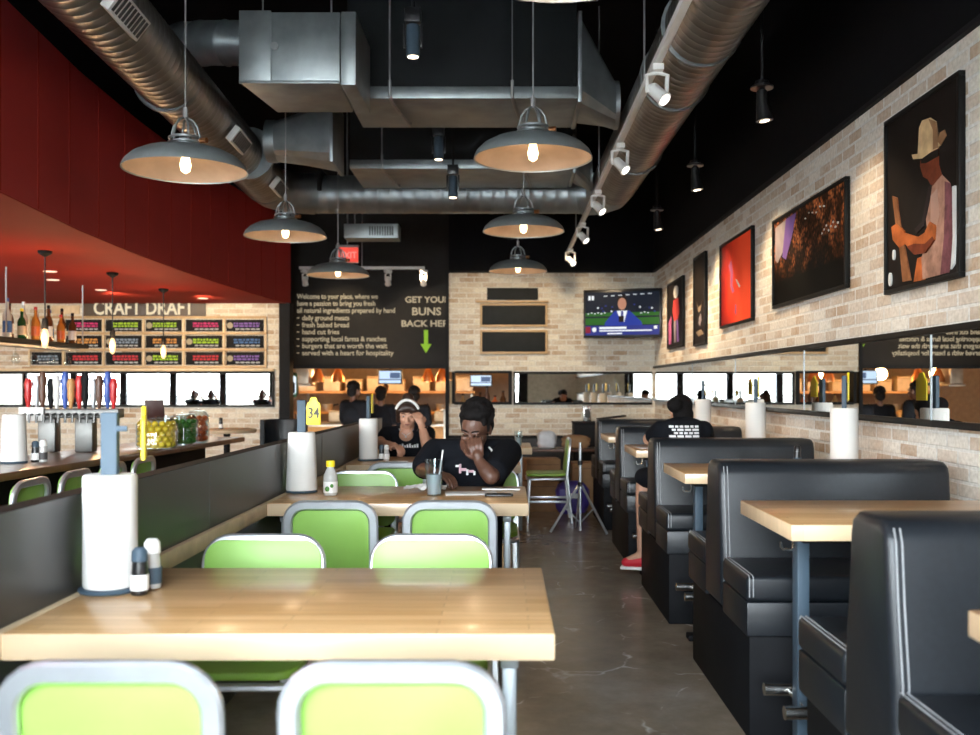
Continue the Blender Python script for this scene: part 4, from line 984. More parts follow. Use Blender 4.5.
for r, z in enumerate((1.035, 1.015, .995, .975, .955)):
    x = -.085
    while x < .075:
        w = random.uniform(.018, .045); n = 4; hh = .0135
        g = [[on_back(x+w*i/n, z+hh*k) for i in range(n+1)] for k in (0, 1)]
        if all(p for row in g for p in row):
            vv = [[b.verts.new(p) for p in row] for row in g]
            for i in range(n): b.faces.new((vv[0][i], vv[0][i+1], vv[1][i+1], vv[1][i]))
        x += w+.008
mk('shirt_print', b, M['printw'], din)
b = B(); box(b, .175, .36, -.395, -.315,   .076, .096, .008, mat=Matrix.Rotation(-.25, 3, 'Z')); mk('shoe_sole', b, M['sole'], din)
# kitchen staff and people at the order counter, backs to the room
def stander(loc, rz, label, shirt, s=1.0, wide=1.0, group=None):
    J = dict(pelvis=(0,0,.92), chest=(0,0,1.28), neck=(0,.01,1.46), head=(0,-.02,1.60), rot=(.1,0,0), sl=(-.18,0,1.40), el=(-.23,-.02,1.13), wl=(-.17,-.22,1.05), sr=(.18,0,1.40), er=(.23,-.02,1.13), wr=(.17,-.22,1.05),
     hl=(-.09,0,.90), kl=(-.1,-.01,.49), al=(-.1,.02,.08), tl=(-.11,-.12,.045), hr=(.09,0,.90), kr=(.1,-.01,.49), ar=(.1,.02,.08), tr=(.11,-.12,.045))
    o, _, _ = sitter(loc, rz, label, J, M['skinD'], shirt, M['denim'], hair_short, voxel=.012, sleeve=.75, broad=wide, hands=[((-.17,-.22,1.05), (0,-1,-.2), (0,0,1), 1, .5), ((.17,-.22,1.05), (0,-1,-.2), (0,0,1), -1, .5)])
    o.scale = (s, s, s); return o
for kk, (px, py, lab, rz, sc, wd) in enumerate(((354, 384, 'person in black standing at the kitchen, turned aside, beside the yellow marker', PI*.8, 1.0, 1.15), (381, 389, 'person in black seen from behind at the kitchen, under the small screen', PI, .96, 1.05), (414, 389, 'person in black at the kitchen behind the woman with the headband', PI*1.1, .97, 1.1))):
    yk = (14.2, 14.75, 14.25)[kk]; p = W(px, py, yk); stander((p.x, yk, -.399), rz, lab, M['shirtB'], (p.z+.4)/1.715, wd)

for x, y, rz, lab in ((-8.35, -.5, .4, 'dark figure by the storefront, left one of a pair reflected in the bar mirror'), (-7.75, -.30, -.3, 'dark figure by the storefront, right one of a pair reflected in the bar mirror'), (-6.45, -.25, .2, 'lone dark figure by the storefront reflected at the right end of the bar mirror')):
    g = dup(wom, (x, y, 0), rz, lab); chair(x-.06*math.sin(rz), y+.06*math.cos(rz), rz+PI, 'green chair by the storefront under the '+lab.split(' by')[0]+(' on the left' if 'left one' in lab else ' on the right' if 'right one' in lab else ' sitting alone'), 'green chairs by the storefront')
SKY, SPOT, KIT, EXPO = 35.0, 42, 24, 0.0
# ------------------------------------------------------------------ pictures on the right wall
XA = XW-.004
def picture(label, ya, yb, za, zb, shapes, bg, mats, group='framed concert photographs on the right wall'):
    """ya (far) .. yb (near); u runs 0 at the far (left in photo) edge to 1, v upward"""
    yc, zc = (ya+yb)/2, (za+zb)/2; w, h = ya-yb, zb-za
    t = thing('framed_picture', label, 'picture', (XA, yc, zc), 0, group)
    b = B(); f = .022
    for y0, y1, z0, z1 in ((-w/2, w/2, h/2-f, h/2), (-w/2, w/2, -h/2, -h/2+f), (-w/2, -w/2+f, -h/2+f, h/2-f), (w/2-f, w/2, -h/2+f, h/2-f)): box(b, -.03, 0, y0, y1, z0, z1, .003)
    mk('frame', b, M['frame'], t)
    b = B(); box(b, -.018, -.001, -w/2+f, w/2-f, -h/2+f, h/2-f); mats = [bg]+mats
    for k, (mi, poly) in enumerate(shapes):
        q = [((0.5-u)*(w-2*f), (v-.5)*(h-2*f)) for u, v in poly]
        prism(b, q, 'x', -.0183-.0005*(k+1), -.018, mi=mi)
    mk('print', b, mats, t); return t
def ell(cx, cy, rx, ry, n=16, a0=0): return [(cx+rx*math.cos(a0+2*PI*k/n), cy+ry*math.sin(a0+2*PI*k/n)) for k in range(n)]
pm = dict(dark=simple('print_dark', (0.009,0.0067,0.006), .6, spec=.1), hat=simple('print_straw_hat', (0.495,0.3375,0.18), .6, spec=.1, noise=.3), hat2=simple('print_hat_shade', (0.255,0.135,0.0675), .6, spec=.1, noise=.3), face=simple('print_skin', (0.15,0.0338,0.015), .6, spec=.1, noise=.4), shirt=simple('print_shirt', (0.3375,0.18,0.1275), .6, spec=.1, noise=.35, scale=20), shirt2=simple('print_shirt_shade', (0.15,0.0525,0.06), .6, spec=.1, noise=.4, scale=20), arm=simple('print_arm', (0.375,0.0975,0.0263), .6, spec=.1, noise=.4), guitar=simple('print_guitar', (0.225,0.09,0.0375), .6, spec=.1, noise=.4), strap=simple('print_strap', (0.0225,0.015,0.015), .6, spec=.1), flare=simple('print_white', (0.6,0.6,0.585), .6, spec=.1),
 purple=simple('print_purple', (0.165,0.09,0.3), .6, spec=.1), grey=simple('print_grey', (0.2625,0.225,0.24), .6, spec=.1), pink=simple('print_pink', (0.375,0.09,0.21), .6, spec=.1), red=simple('print_red', (0.4125,0.0375,0.0375), .6, spec=.1))
def cp(mi, pts):
    out = []
    for x, y in pts:
        px, py = 760+x/2.7227, 60+y/2.7227; Y = 1.922*F/(px-CX); out.append(((4.82-.022-Y)/(.80-.044), (H-(py-CY)*Y/F-1.777)/(.875-.044)))
    out = [(min(1, max(0, u)), min(1, max(0, v))) for u, v in out]
    return (mi, out)
cow = [cp(7, [(425,540),(450,530),(447,598),(415,604)]),
 cp(5, [(465,345),(492,312),(515,335),(524,380),(522,500),(512,578),(440,597),(436,540),(455,480),(448,430),(452,380)]),
 cp(6, [(500,330),(515,335),(524,380),(522,500),(512,578),(488,584),(498,480),(500,400)]),
 cp(11, [(462,370),(480,350),(486,420),(478,455),(462,440)]),
 cp(4, [(436,262),(434,290),(442,318),(455,325),(465,345),(492,313),(484,285),(484,240),(460,250)]),
 cp(1, [(436,264),(484,242),(484,262),(452,280),(437,282)]),
 cp(3, [(482,222),(488,198),(500,190),(505,205),(490,232),(470,246)]),
 cp(2, [(428,255),(432,185),(440,165),(462,157),(478,168),(482,200),(484,240),(455,255)]),
 cp(2, [(412,258),(416,270),(440,268),(470,246),(490,232),(484,224),(455,245),(430,255)]),
 cp(3, [(458,160),(478,168),(482,200),(484,238),(470,244),(470,190)]),
 cp(9, [(452,378),(458,345),(466,340),(460,382),(445,452),(425,472),(420,460),(440,440)]),
 cp(8, [(360,370),(372,375),(380,440),(395,520),(410,600),(388,604),(380,520),(368,440)]),
 cp(7, [(392,470),(430,482),(448,470),(462,440),(478,450),(475,490),(450,525),(420,530),(395,500)]),
 cp(7, [(358,455),(372,445),(392,465),(396,500),(380,512),(362,490)]),
 cp(4, [(420,500),(450,500),(470,480),(475,490),(450,525),(420,530),(400,508)]),
 cp(10, [(524,345),(531,342),(534,440),(529,555),(520,570),(526,480)]), (10, ell(.06,.06,.02,.04)), (10, ell(.12,.2,.015,.03))]
picture('framed picture of a guitarist in a straw cowboy hat, largest and nearest on the wall', 4.82, 4.02, 1.755, 2.63, cow, pm['dark'], [pm['dark'], pm['hat'], pm['hat2'], pm['face'], pm['shirt'], pm['shirt2'], pm['arm'], pm['guitar'], pm['strap'], pm['flare'], simple('print_shirt_fold', (.36,.2,.15), .35)])
crowd = [(1, [(.02,.94),(.22,.97),(.16,.62),(.06,.5),(.02,.55)]), (3, [(.2,.97),(.36,.98),(.30,.75),(.2,.5),(.14,.55)])] + [(4, ell(.72+.028*k, .60+.03*((k*7) % 3), .008, .012, 6)) for k in range(8)] + [(4, ell(.5+.05*k, .85+.02*((k*5) % 3), .005, .008, 6)) for k in range(6)]
picture('wide framed picture of a dark concert crowd under a purple beam', 6.84, 5.365, 1.85, 2.48, crowd, MATS['crowd'], [pm['grey'], pm['flare'] if False else pm['grey'], pm['purple'], pm['flare']])
picture('framed picture glowing bright red, with a pale stage figure', 8.52, 7.41, 1.81, 2.55, [(1, [(.28,.72),(.34,.6),(.33,.46),(.40,.36),(.46,.38),(.40,.46),(.42,.62),(.36,.78)]), (2, [(.50,.52),(.55,.5),(.66,.41),(.62,.40)]), (1, [(.5,.22),(.53,.2),(.52,.08),(.48,.12)])], MATS['redprint'], [pm['pink'], pm['flare']])
picture('narrow dark framed picture of a dim guitarist between the red and the bright ones', 9.71, 9.14, 1.70, 2.6, [(1, [(.2,.5),(.35,.42),(.65,.44),(.72,.5),(.6,.38),(.4,.36)]), (2, [(.45,.3),(.6,.34),(.66,.26),(.52,.2),(.4,.24)]), (1, [(.15,.14),(.6,.16),(.85,.1),(.4,.08)])], pm['dark'], [simple('print_dim', (.2,.15,.1), .6, spec=.1), pm['grey']])
picture('framed picture of a musician in a red jacket, nearest the television', 11.28, 10.28, 1.73, 2.5, [(1, ell(.55,.84,.16,.10)), (2, [(.38,.72),(.72,.74),(.78,.5),(.66,.40),(.42,.40),(.34,.55)]), (3, [(.42,.40),(.54,.40),(.52,.06),(.44,.06)]), (4, [(.58,.40),(.68,.40),(.74,.06),(.62,.06)]), (5, [(.05,.4),(.25,.5),(.24,.05),(.06,.05)])], pm['dark'], [pm['flare'], pm['red'], pm['grey'], pm['purple'], pm['pink']])

# ------------------------------------------------------------------ mirrors
t = thing('wall_mirror', 'long horizontal mirror band on the right brick wall above the booths', 'mirror', (XW, 7.5, 1.335))
b = B(); box(b, -.03, -.001, -8.6, 4.85, -.225, -.195, .002); mk('frame', b, M['frame'], t)
b = B(); box(b, -.03, -.001, -8.6, 4.85, .195, .225, .002); mk('frame', b, M['frame'], t)
ys = [-1.05, .65, 2.49, 4.33, 6.17, 8.01, 9.85, 12.33]
for y0, y1 in zip(ys, ys[1:]):
    b = B(); box(b, -.012, -.002, y0-7.5+.004, y1-7.5-.004, -.195, .195); mk('mirror_panel', b, M['mirror'], t)
for y in ys[1:-1]:
    b = B(); box(b, -.016, -.012, y-7.5-.003, y-7.5+.003, -.195, .195); mk('joint_strip', b, M['tleg'], t)
t = thing('wall_mirror', 'horizontal mirror on the far brick wall below the television', 'mirror', (1.0, YB, 1.275))
b = B(); box(b, -.89, .91, -.03, -.001, -.215, -.185, .002); box(b, -.89, .91, -.03, -.001, .185, .215, .002); box(b, -.89, -.86, -.03, -.001, -.185, .185, .002); mk('frame', b, M['frame'], t)
b = B(); box(b, -.86, .91, -.012, -.002, -.185, .185); mk('mirror_panel', b, M['mirror'], t)
t = thing('wall_mirror', 'horizontal mirror under the draft beer boards behind the bar', 'mirror', (-5.5, YB, 1.26))
b = B(); box(b, -4.5, 2.5, -.03, -.001, -.23, -.2, .002); box(b, -4.5, 2.5, -.03, -.001, .2, .235, .002); box(b, 2.47, 2.5, -.03, -.001, -.2, .2, .002); mk('frame', b, M['frame'], t)
b = B(); box(b, -4.5, 2.47, -.012, -.002, -.2, .2); mk('mirror_panel', b, M['mirror'], t)
b = B(); box(b, -4.5, 2.5, -.06, -.001, .236, .27, .003); mk('wood_ledge', b, M['pale'], t)

# ------------------------------------------------------------------ television and blackboards
c = W(622.5, 313.5, 11.95); a = math.radians(-17)
t = thing('television', 'wall television tilted forward showing a reporter in a blue suit', 'television', c, a)
tw, th = .99, .61
b = B(); box(b, -tw/2, tw/2, -.03, .03, -th/2, th/2, .008); mk('bezel', b, M['blackg'], t)
scr = [emis('tv_dark', (.01,.015,.03), .6), emis('tv_green', (.02,.11,.015), 1), emis('tv_suit', (.015,.035,.28), 1), emis('tv_skin', (.42,.2,.13), 1), emis('tv_white', (.75,.8,.85), 1), emis('tv_navy', (.02,.03,.2), 1), emis('tv_hair', (.02,.012,.01), .5), emis('tv_maroon', (.2,.01,.03), 1)]
sw, sh_ = tw-.06, th-.07
b = B(); k = 0
def tvp(mi, poly):
    global k; k += 1
    prism(b, [((u-.5)*sw, (v-.5)*sh_) for u, v in poly], 'y', -.0306-.0004*k, -.03, mi=mi)
def rc(x0, y0, x1, y1): return [(x0,y0),(x1,y0),(x1,y1),(x0,y1)]
tvp(0, rc(0,0,1,1)); tvp(1, rc(0,.24,1,.52)); tvp(0, rc(0,.40,1,.44)); tvp(2, [(.24,.1),(.27,.3),(.40,.56),(.60,.56),(.76,.3),(.80,.1)]); tvp(4, [(.43,.56),(.57,.56),(.53,.3),(.48,.3)]); tvp(5, [(.485,.55),(.515,.55),(.52,.32),(.48,.32)])
tvp(6, ell(.5,.79,.07,.15)); tvp(3, ell(.5,.72,.058,.14)); tvp(6, rc(.455,.30,.525,.44)); tvp(5, rc(0,.0,1,.22)); tvp(7, rc(.0,.05,.07,.2)); tvp(4, ell(.12,.13,.03,.055)); tvp(4, rc(.19,.14,.56,.19)); tvp(4, rc(.19,.085,.9,.115)); tvp(4, rc(.3,.02,.5,.05)); tvp(4, rc(.93,.13,.97,.2)); tvp(4, rc(.04,.82,.07,.92)); tvp(4, rc(.085,.82,.115,.92))
for i in range(7): tvp(4, rc(.25+.1*i, .9+.006*i, .3+.1*i, .915+.006*i))
random.seed(2)
for i in range(26):
    u_ = random.uniform(.02, .98)
    if abs(u_-.5) > .13: tvp(random.choice((5, 5, 0, 4)), ell(u_, random.uniform(.52, .7), .012, .02, 6))
for i in range(9): tvp(4, ell(.04+.045*i+(.5 if i > 5 else 0)*.9, .5+.02*(i % 2), .012, .012, 6))
mk('screen', b, scr, t)
b = B(); R_ = Matrix.Rotation(-a, 3, 'Z')
tube(b, [(0,.03,0), (.02,.1,0), R_ @ V((0, YB-c.y-.012, 0))], .03, 8); mk('wall_bracket', b, M['black'], t)
def board(px0, px1, py0, py1, label, framed):
    y = YB-.002; p = W(px0, py1, YB); q = W(px1, py0, YB); cx, cz = (p.x+q.x)/2, (p.z+q.z)/2; w, h = q.x-p.x, q.z-p.z
    t = thing('chalkboard', label, 'blackboard', (cx, y, cz), 0, 'empty blackboards on the far wall'); f = .028 if framed else .0
    b = B(); box(b, -w/2+f, w/2-f, -.018, -.001, -h/2+f, h/2-f, .002); mk('board', b, M['chalk'], t)
    if framed:
        b = B()
        for x0, x1, z0, z1 in ((-w/2,w/2,h/2-f,h/2),(-w/2,w/2,-h/2,-h/2+f),(-w/2,-w/2+f,-h/2+f,h/2-f),(w/2-f,w/2,-h/2+f,h/2-f)): box(b, x0, x1, -.03, 0, z0, z1, .003)
        mk('frame', b, M['tan'], t)
board(487, 538, 288, 300, 'small unframed blackboard, topmost of the three on the far wall', False)
board(480, 547.5, 303.5, 327, 'wood framed blackboard in the middle of the three on the far wall', True)
board(480, 547.5, 330, 354, 'wood framed blackboard at the bottom of the three on the far wall', True)
b = B(); p = W(476.5, 302, YB); q = W(548.5, 302, YB); box(b, p.x, q.x, YB-.07, YB-.002, p.z-.012, p.z+.012, .003); tag(mk('wall_ledge', b, M['tan']), 'thin brown ledge above the middle blackboard', 'ledge')

# ------------------------------------------------------------------ bar
fr_edge = [(-3.02,2.0),(-2.90,3.6),(-2.785,5.25),(-2.63,7.4),(-2.5,9.14)]
t = thing('bar_counter', 'long brown wooden bar counter with a black front along the left side', 'bar', (0,0,.001))
b = B(); prism(b, fr_edge+[(-3.14,9.25),(-3.30,7.4),(-3.45,5.25),(-3.6,3.6),(-3.7,2.0)], 'z', .765, .81, bev=.006); mk('counter_top', b, M['barwood'], t)
b = B(); prism(b, [(x-.36, y-.05) for x, y in fr_edge]+[(-3.12,9.05),(-3.28,7.4),(-3.43,5.25),(-3.58,3.6),(-3.68,2.05)], 'z', 0, .764); mk('front_panel', b, M['black'], t)
zb = .812
roll_holder(W(14, 463, 6.0)*1 + V((-.0,0,0)), 'pale paper roll on the bar at the left edge of the photo', 0, None, .01, False, None).location.z = zb
roll = [o for o in bpy.data.objects if o.get('label') == 'pale paper roll on the bar at the left edge of the photo'][0]
for c in list(roll.children):
    if c.name.startswith('pole'): bpy.data.objects.remove(c)
shaker((-3.0, 6.08, zb), 'dark shaker beside the paper roll on the bar', M['pole'], M['blackg'], M['white'], 1.1)
shaker((-2.96, 6.1, zb), 'pale shaker beside the paper roll on the bar', M['white'], M['clearb'], M['slot'], 1.15)
# tap tower
t = thing('beer_tap_tower', 'steel beer tap tower with a row of coloured tap handles on the bar', 'beer taps', (-3.18, 7.0, zb))
b = B(); box(b, -.35, .36, -.06, .06, .25, .32, .01); mk('tap_beam', b, M['tower'], t)
for x in (-.17, .10):
    b = B(); box(b, x-.065, x+.065, -.05, .05, 0, .249, .012); mk('column', b, M['tower'], t)
b = B(); box(b, -.36, -.18, -.075, -.061, .23, .33, .004); mk('white_badge', b, M['white'], t)
hm = ['redcap','alu','dkwood','black','whitee','bluee','kwood','redcap','black','alu','dkwood','bluee','redcap']
for i in range(13):
    x = -.31+.052*i; b = B(); tube(b, [(x,-.06,.28),(x,-.12,.275),(x,-.125,.22)], .01, 8); tp = mk('tap', b, M['tower'], t)
    b = B(); h = .22+.05*((i*7) % 3)/2; lathe(b, [(.0,.32),(.01,.32),(.015,.35),(.026,.41),(.024,.32+h*.6),(.03,.32+h*.8),(.018,.32+h),(0,.32+h)], (x,-.03+.02*(i % 2),0), 12, cap=False); mk('tap_handle', b, M[hm[i]], tp)
# point of sale screen, glasses, jars
t = thing('register_screen', 'dark brown back of a register screen beside the lemon jar', 'screen', (-2.98, 8.1, zb))
b = B(); box(b, -.08, .08, -.012, .012, .19, .37, .008, mat=Matrix.Rotation(.2, 3, 'X')); mk('screen_back', b, simple('dark_maroon_plastic', (.05,.018,.015), .4), t)
b = B(); cyl(b, (0,.0,.012), (0,.0,.2), .016, n=10); box(b, -.08, .08, -.07, .07, 0, .014, .004); mk('foot', b, M['black'], t)
random.seed(11)
def jar(px, y, label, fm, fr, kind, hh=.22, r=.125):
    p = W(px, 0, y); t = thing('fruit_jar', label, 'jar', (p.x, y, zb), 0, 'big glass fruit jars on the bar')
    b = B(); lathe(b, [(.0,.004),(r-.01,.004),(r,.02),(r,hh-.03),(r-.025,hh),(r-.03,hh+.012),(r-.034,hh+.012),(r-.03,hh),(r-.006,hh-.032),(r-.006,.02),(0,.01)], n=30, cap=False); mk('glass_body', b, M['glass'], t, 50)
    n = 0; layers = int((hh-.03)/(fr*1.4)); 
    b = B(); cyl(b, (0,0,.012), (0,0,hh-.05), r-.045, n=16); mk('fruit_core', b, fm, t)
    for L in range(layers):
        rr = r-.01-fr; m = int(2*PI*rr/(2.02*fr))
        for j in range(m):
            a = 2*PI*(j+.5*(L % 2))/m
            if math.sin(a) > .35: continue
            b = B(); sph(b, (rr*math.cos(a), rr*math.sin(a), .014+fr+L*fr*1.5), (fr, fr*.95, fr*.9), 10, 7); mk(kind, b, fm, t, 60)
    b = B(); lathe(b, [(.0,hh+.035),(.02,hh+.035),(.025,hh+.022),(r-.035,hh+.018),(r-.035,hh+.013),(0,hh+.013)], n=24, cap=False); mk('lid', b, M['glass'], t, 50)
jar(157, 7.35, 'glass jar full of yellow lemons on the bar', M['lemon'], .026, 'lemon', .22, .155)
jar(184, 7.85, 'glass jar full of green limes between the lemons and the red jar', M['lime'], .026, 'lime', .24, .115)
jar(197.5, 8.2, 'glass jar full of orange red fruit at the end of the bar', M['orange'], .028, 'tomato', .26, .10)
for i in range(4): 
    p = W(162+9*i, 0, 8.55+.0*i); tumbler((p.x-.06+.04*i, 8.75, zb), ['clear glass standing furthest left behind the fruit jars','clear glass second from the left behind the fruit jars','clear glass third from the left behind the fruit jars','clear glass furthest right behind the fruit jars'][i], False, 1.2)
# hanging bottle shelf
t = thing('bottle_shelf', 'dark shelf of liquor bottles hung on rods from the red bar ceiling', 'shelf', (-4.62, 8.0, 1.72))
b = B(); box(b, -.16, .16, -2.9, 2.2, -.02, .02, .004); mk('shelf_board', b, M['black'], t)
for y in (-.85, .55, 2.1):
    for x in (.14,):
        b = B(); cyl(b, (x, y, -.02), (x, y, .65), .008, n=6); mk('hanger_rod', b, M['rod'], t)
b = B()
for x in (-.1, 0, .1): box(b, x-.008, x+.008, -2.8, 2.1, -.05, -.03)
mk('glass_rail', b, M['rod'], t)
def make_bottle(mat, capm, labm, s=1):
    t = thing('liquor_bottle', '', 'bottle', (0,0,0), 0, 'liquor bottles on the hanging shelf')
    b = B(); lathe(b, [(.0,0),(.036,0),(.039,.008),(.039,.17),(.03,.2),(.015,.225),(.014,.28)], n=16); mk('bottle_body', b, mat, t, 50)
    b = B(); lathe(b, [(.0395,.04),(.0395,.13)], n=16, cap=False); mk('paper_label', b, labm, t)
    b = B(); lathe(b, [(.0,.312),(.015,.31),(.016,.282),(0,.281)], n=12, cap=False); mk('stopper', b, capm, t)
    return t
bots = [make_bottle(M['clearb'], M['alu'], M['white']), make_bottle(M['ambr'], M['redcap'], M['orange']), make_bottle(M['brown'], M['black'], M['white']), make_bottle(M['greeng'], M['yellow'], M['pale']), make_bottle(M['clearb'], M['bluee'], M['blue'])]
bn = ['clear bottle with a silver stopper', 'amber bottle with a red stopper', 'brown bottle with a white label', 'green bottle with a yellow stopper', 'clear bottle with a blue stopper']
ords = ['nearest', 'second nearest', 'third', 'fourth', 'fifth', 'sixth', 'seventh', 'eighth', 'ninth']
seq = [0,4,0,3,0,1,0,4,1,2,0,0,1,4,2,3,0,1,0,2,4,1,2,2]; cnt = {}; usedb = set(); tot = {q: seq.count(q) for q in seq}
for i, q in enumerate(seq):
    o = bots[q] if q not in usedb else dup(bots[q]); usedb.add(q); n = cnt.get(q, 0); cnt[q] = n+1
    o.location = (-4.57+(.02 if i % 2 else -.03), 7.0+.131*i, 1.742); s = 1.0+.12*((i*5) % 3-.6); o.scale = (1, 1, s)
    o['label'] = bn[q]+', '+('furthest' if n == tot[q]-1 else ords[n])+' of its kind on the hanging shelf'
t0 = None
for i in range(9):
    if t0 is None:
        t0 = thing('hanging_wine_glass', '', 'glass', (0,0,0), 0, 'stemmed glasses hanging upside down under the bottle shelf')
        b = B(); lathe(b, [(.032,-.022),(.032,-.025),(.005,-.028),(.004,-.075),(.02,-.09),(.036,-.12),(.038,-.15),(.03,-.18)], n=16, cap=False); mk('glass_bowl', b, M['glass'], t0, 60); o = t0
    else: o = dup(t0)
    o.location = (-4.55, 7.1+.35*i, 1.688); o['label'] = 'stemmed glass hanging upside down, '+['nearest','second','third','fourth','middle','sixth','seventh','second furthest','furthest'][i]+' under the bottle shelf'
# draft boards on the back wall
t = thing('draft_board_frame', 'tan wooden rail frame holding the draft beer cards on the back wall', 'frame', (0, YB, 0))
b = B(); gx = [30, 64, 104, 144, 184, 224.5, 266]; gy = [317.5, 333.5, 350, 367]
for g in gy:
    p, q = W(31, g, YB), W(267, g, YB); box(b, p.x, q.x, -.03, -.002, p.z-.016, p.z+.016, .003)
mk('rail', b, M['tan'], t)
b = B()
for g in gx:
    p, q = W(g, 317.5, YB), W(g, 367, YB); box(b, p.x-.013, p.x+.013, -.028, -.002, q.z+.017, p.z-.017, .003)
mk('upright', b, M['pale'], t)
b = B(); p, q = W(84, 311, YB), W(206, 311, YB)
t = thing('draft_sign', 'dark board lettered CRAFT DRAFT above the beer cards, its top hidden by the red ceiling', 'sign', ((p.x+q.x)/2, YB, 2.285))
w = q.x-p.x; box(b, -w/2, w/2, -.02, -.001, -.075, .17, .003); sb = mk('board', b, simple('dark_walnut_board', (.05,.03,.018), .5), t)
b = B(); xx = W(94, 0, YB).x-t.location.x; add_text(b, 'CRAFT DRAFT', .25, Matrix.Translation((xx, -.023, -.05)) @ MXZ, width=100*YB/F, bold=.005); mk('lettering', b, emis('cream_sign', (.9,.78,.55), .7), t)  # letters glow by themselves, brightness put into their colour
b = B(); box(b, -.5, .5, -.02, -.001, -.05, .06, .003); o = mk('board', b, M['pale'], thing('side_plank', 'pale plank left of the CRAFT DRAFT board', 'plank', (W(66, 0, YB).x+.0, YB, 2.29)));
o.scale = (.36, 1, 1)
cols = dict(pink=(.8,.05,.2), lime=(.5,.75,.05), yellow=(.9,.75,.05), orange=(.85,.35,.08), red=(.75,.05,.06), violet=(.3,.15,.45), grey=(.3,.35,.4), blue=(.1,.2,.4))
cell = [['pink','lime','lime','pink','violet'], ['orange','grey','orange','lime','blue'], ['red','red','lime','red','violet']]
rown = ['top row', 'middle row', 'bottom row']; coln = ['first column', 'second column', 'third column', 'fourth column', 'last column']
random.seed(5)
for r in range(3):
    for cidx in range(-1 if r == 2 else 0, 5):
        x0, x1 = gx[cidx+1]+2.2, gx[cidx+2]-2.2; p, q = W(x0, gy[r+1]-2.2, YB), W(x1, gy[r]+2.2, YB); w, h = q.x-p.x, q.z-p.z
        cn = cell[r][cidx] if cidx >= 0 else 'grey'
        t = thing('draft_card', 'black beer card with %s lettering, %s, %s' % (cn, rown[r], coln[cidx] if cidx >= 0 else 'beneath the bottle shelf'), 'menu card', ((p.x+q.x)/2, YB-.002, (p.z+q.z)/2), 0, 'draft beer cards on the bar wall')
        b = B(); box(b, -w/2, w/2, -.014, 0, -h/2, h/2, .002); mk('card', b, M['black'], t)
        b = B()
        for k in range(2):
            x = -w*.30
            while x < w*.38:
                l = random.uniform(.02, .06); box(b, x, min(x+l, w*.4), -.0165, -.0142, h*(.17-.22*k)-h*.085, h*(.17-.22*k)+h*.085*random.uniform(.6,1)); x += l+.012
        mk('beer_name', b, emis('chalk_'+cn, cols[cn], .55), t)  # names, prices and emblems on the cards are given their own glow
        b = B()
        box(b, -w*.25, w*.4, -.0155, -.0142, -h*.34, -h*.30)
        for k in range(5): box(b, -w*.25+k*w*.14, -w*.25+k*w*.14+w*.09, -.0165, -.0142, -h*.38, -h*.26)
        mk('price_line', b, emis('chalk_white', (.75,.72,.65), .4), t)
        if (r+cidx) % 2 == 0 and cidx > 0:
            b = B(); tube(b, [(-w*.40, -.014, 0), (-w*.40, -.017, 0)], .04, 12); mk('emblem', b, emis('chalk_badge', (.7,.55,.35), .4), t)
# bar pendants
def make_bp():
    t = thing('bar_pendant', '', 'lamp', (0,0,0), 0, 'bare bulb pendants over the bar')
    b = B(); lathe(b, [(.0,-.0),(.055,-.0),(.05,-.02),(.012,-.045),(0,-.045)], (0,0,.0), 18, cap=False); mk('canopy', b, M['black'], t)
    b = B(); cyl(b, (0,0,-.04), (0,0,-.56), .006, n=6); mk('cord', b, M['cord'], t)
    b = B(); lathe(b, [(.0,-.53),(.02,-.535),(.024,-.56),(.024,-.62),(.0,-.62)], n=14, cap=False); mk('socket', b, M['black'], t)
    b = B(); lathe(b, [(.012,-.62),(.026,-.66),(.028,-.70),(.02,-.75),(.004,-.77)], n=14); mk('bulb', b, M['edison'], t, 60)
    return t
bp0 = make_bp()
for i, (px, y, lab) in enumerate(((45, 7.57, 'bare bulb pendant in front of the bottle shelf, nearest of the three'), (112.5, 9.02, 'bare bulb pendant in front of the draft cards, middle of the three'), (163.5, 10.5, 'bare bulb pendant in front of the draft cards, furthest of the three'))):
    o = bp0 if i == 0 else dup(bp0); o.location = W(px, 0, y); o.location.z = 2.371; o['label'] = lab
    light('bar_bulb_light', 'POINT', o.location+V((0,-.05,-.7)), 22, (1,.62,.3), shadow_soft_size=.05)
for i, (px, y) in enumerate(((50, 8.9), (53, 9.6), (101, 10.6), (203, 11.6))):
    p = W(px, 0, y); b = B(); lathe(b, [(.0,-.006),(.045,-.006),(.06,-.004),(.06,0),(0,0)], n=18, cap=False); t = tag(mk('recessed_downlight', b, emis('downlight_glow', (1,.7,.5), 1.5)), 'small recessed light in the red bar ceiling, '+['nearest','second nearest','third','furthest'][i]+' of four', 'light', 'recessed lights in the red ceiling'); t.location = (p.x, y, 2.371)
# table and chair beyond the bar
t = thing('round_high_table', 'round pale wood table beyond the end of the bar', 'table', (-2.98, 10.2, 0.001))
b = B(); lathe(b, [(.0,.80),(.30,.80),(.31,.81),(.31,.835),(.30,.84),(0,.84)], n=32, cap=False); mk('tabletop', b, M['pale'], t)
b = B(); cyl(b, (0,0,.02), (0,0,.8), .035, n=12); mk('pedestal', b, M['black'], t)
b = B(); lathe(b, [(.0,.0),(.22,.0),(.2,.02),(0,.025)], n=24, cap=False); mk('base', b, M['black'], t)
shaker((-3.03, 10.15, .843), 'dark shaker on the round pale table', M['blackg'], M['blackg'], M['white'], 1)
t = thing('tub_chair', 'black rounded tub chair by the post at the end of the bar', 'chair', (-2.45, 10.55, .001))
b = B(); prof = [(.26*math.cos(a), .26*math.sin(a)) for a in [math.radians(-20+220*k/20) for k in range(21)]]
prism(b, prof + [(x*.82, y*.82) for x, y in prof[::-1]], 'z', .42, .93, bev=.012); mk('backrest', b, M['vinyl'], t)
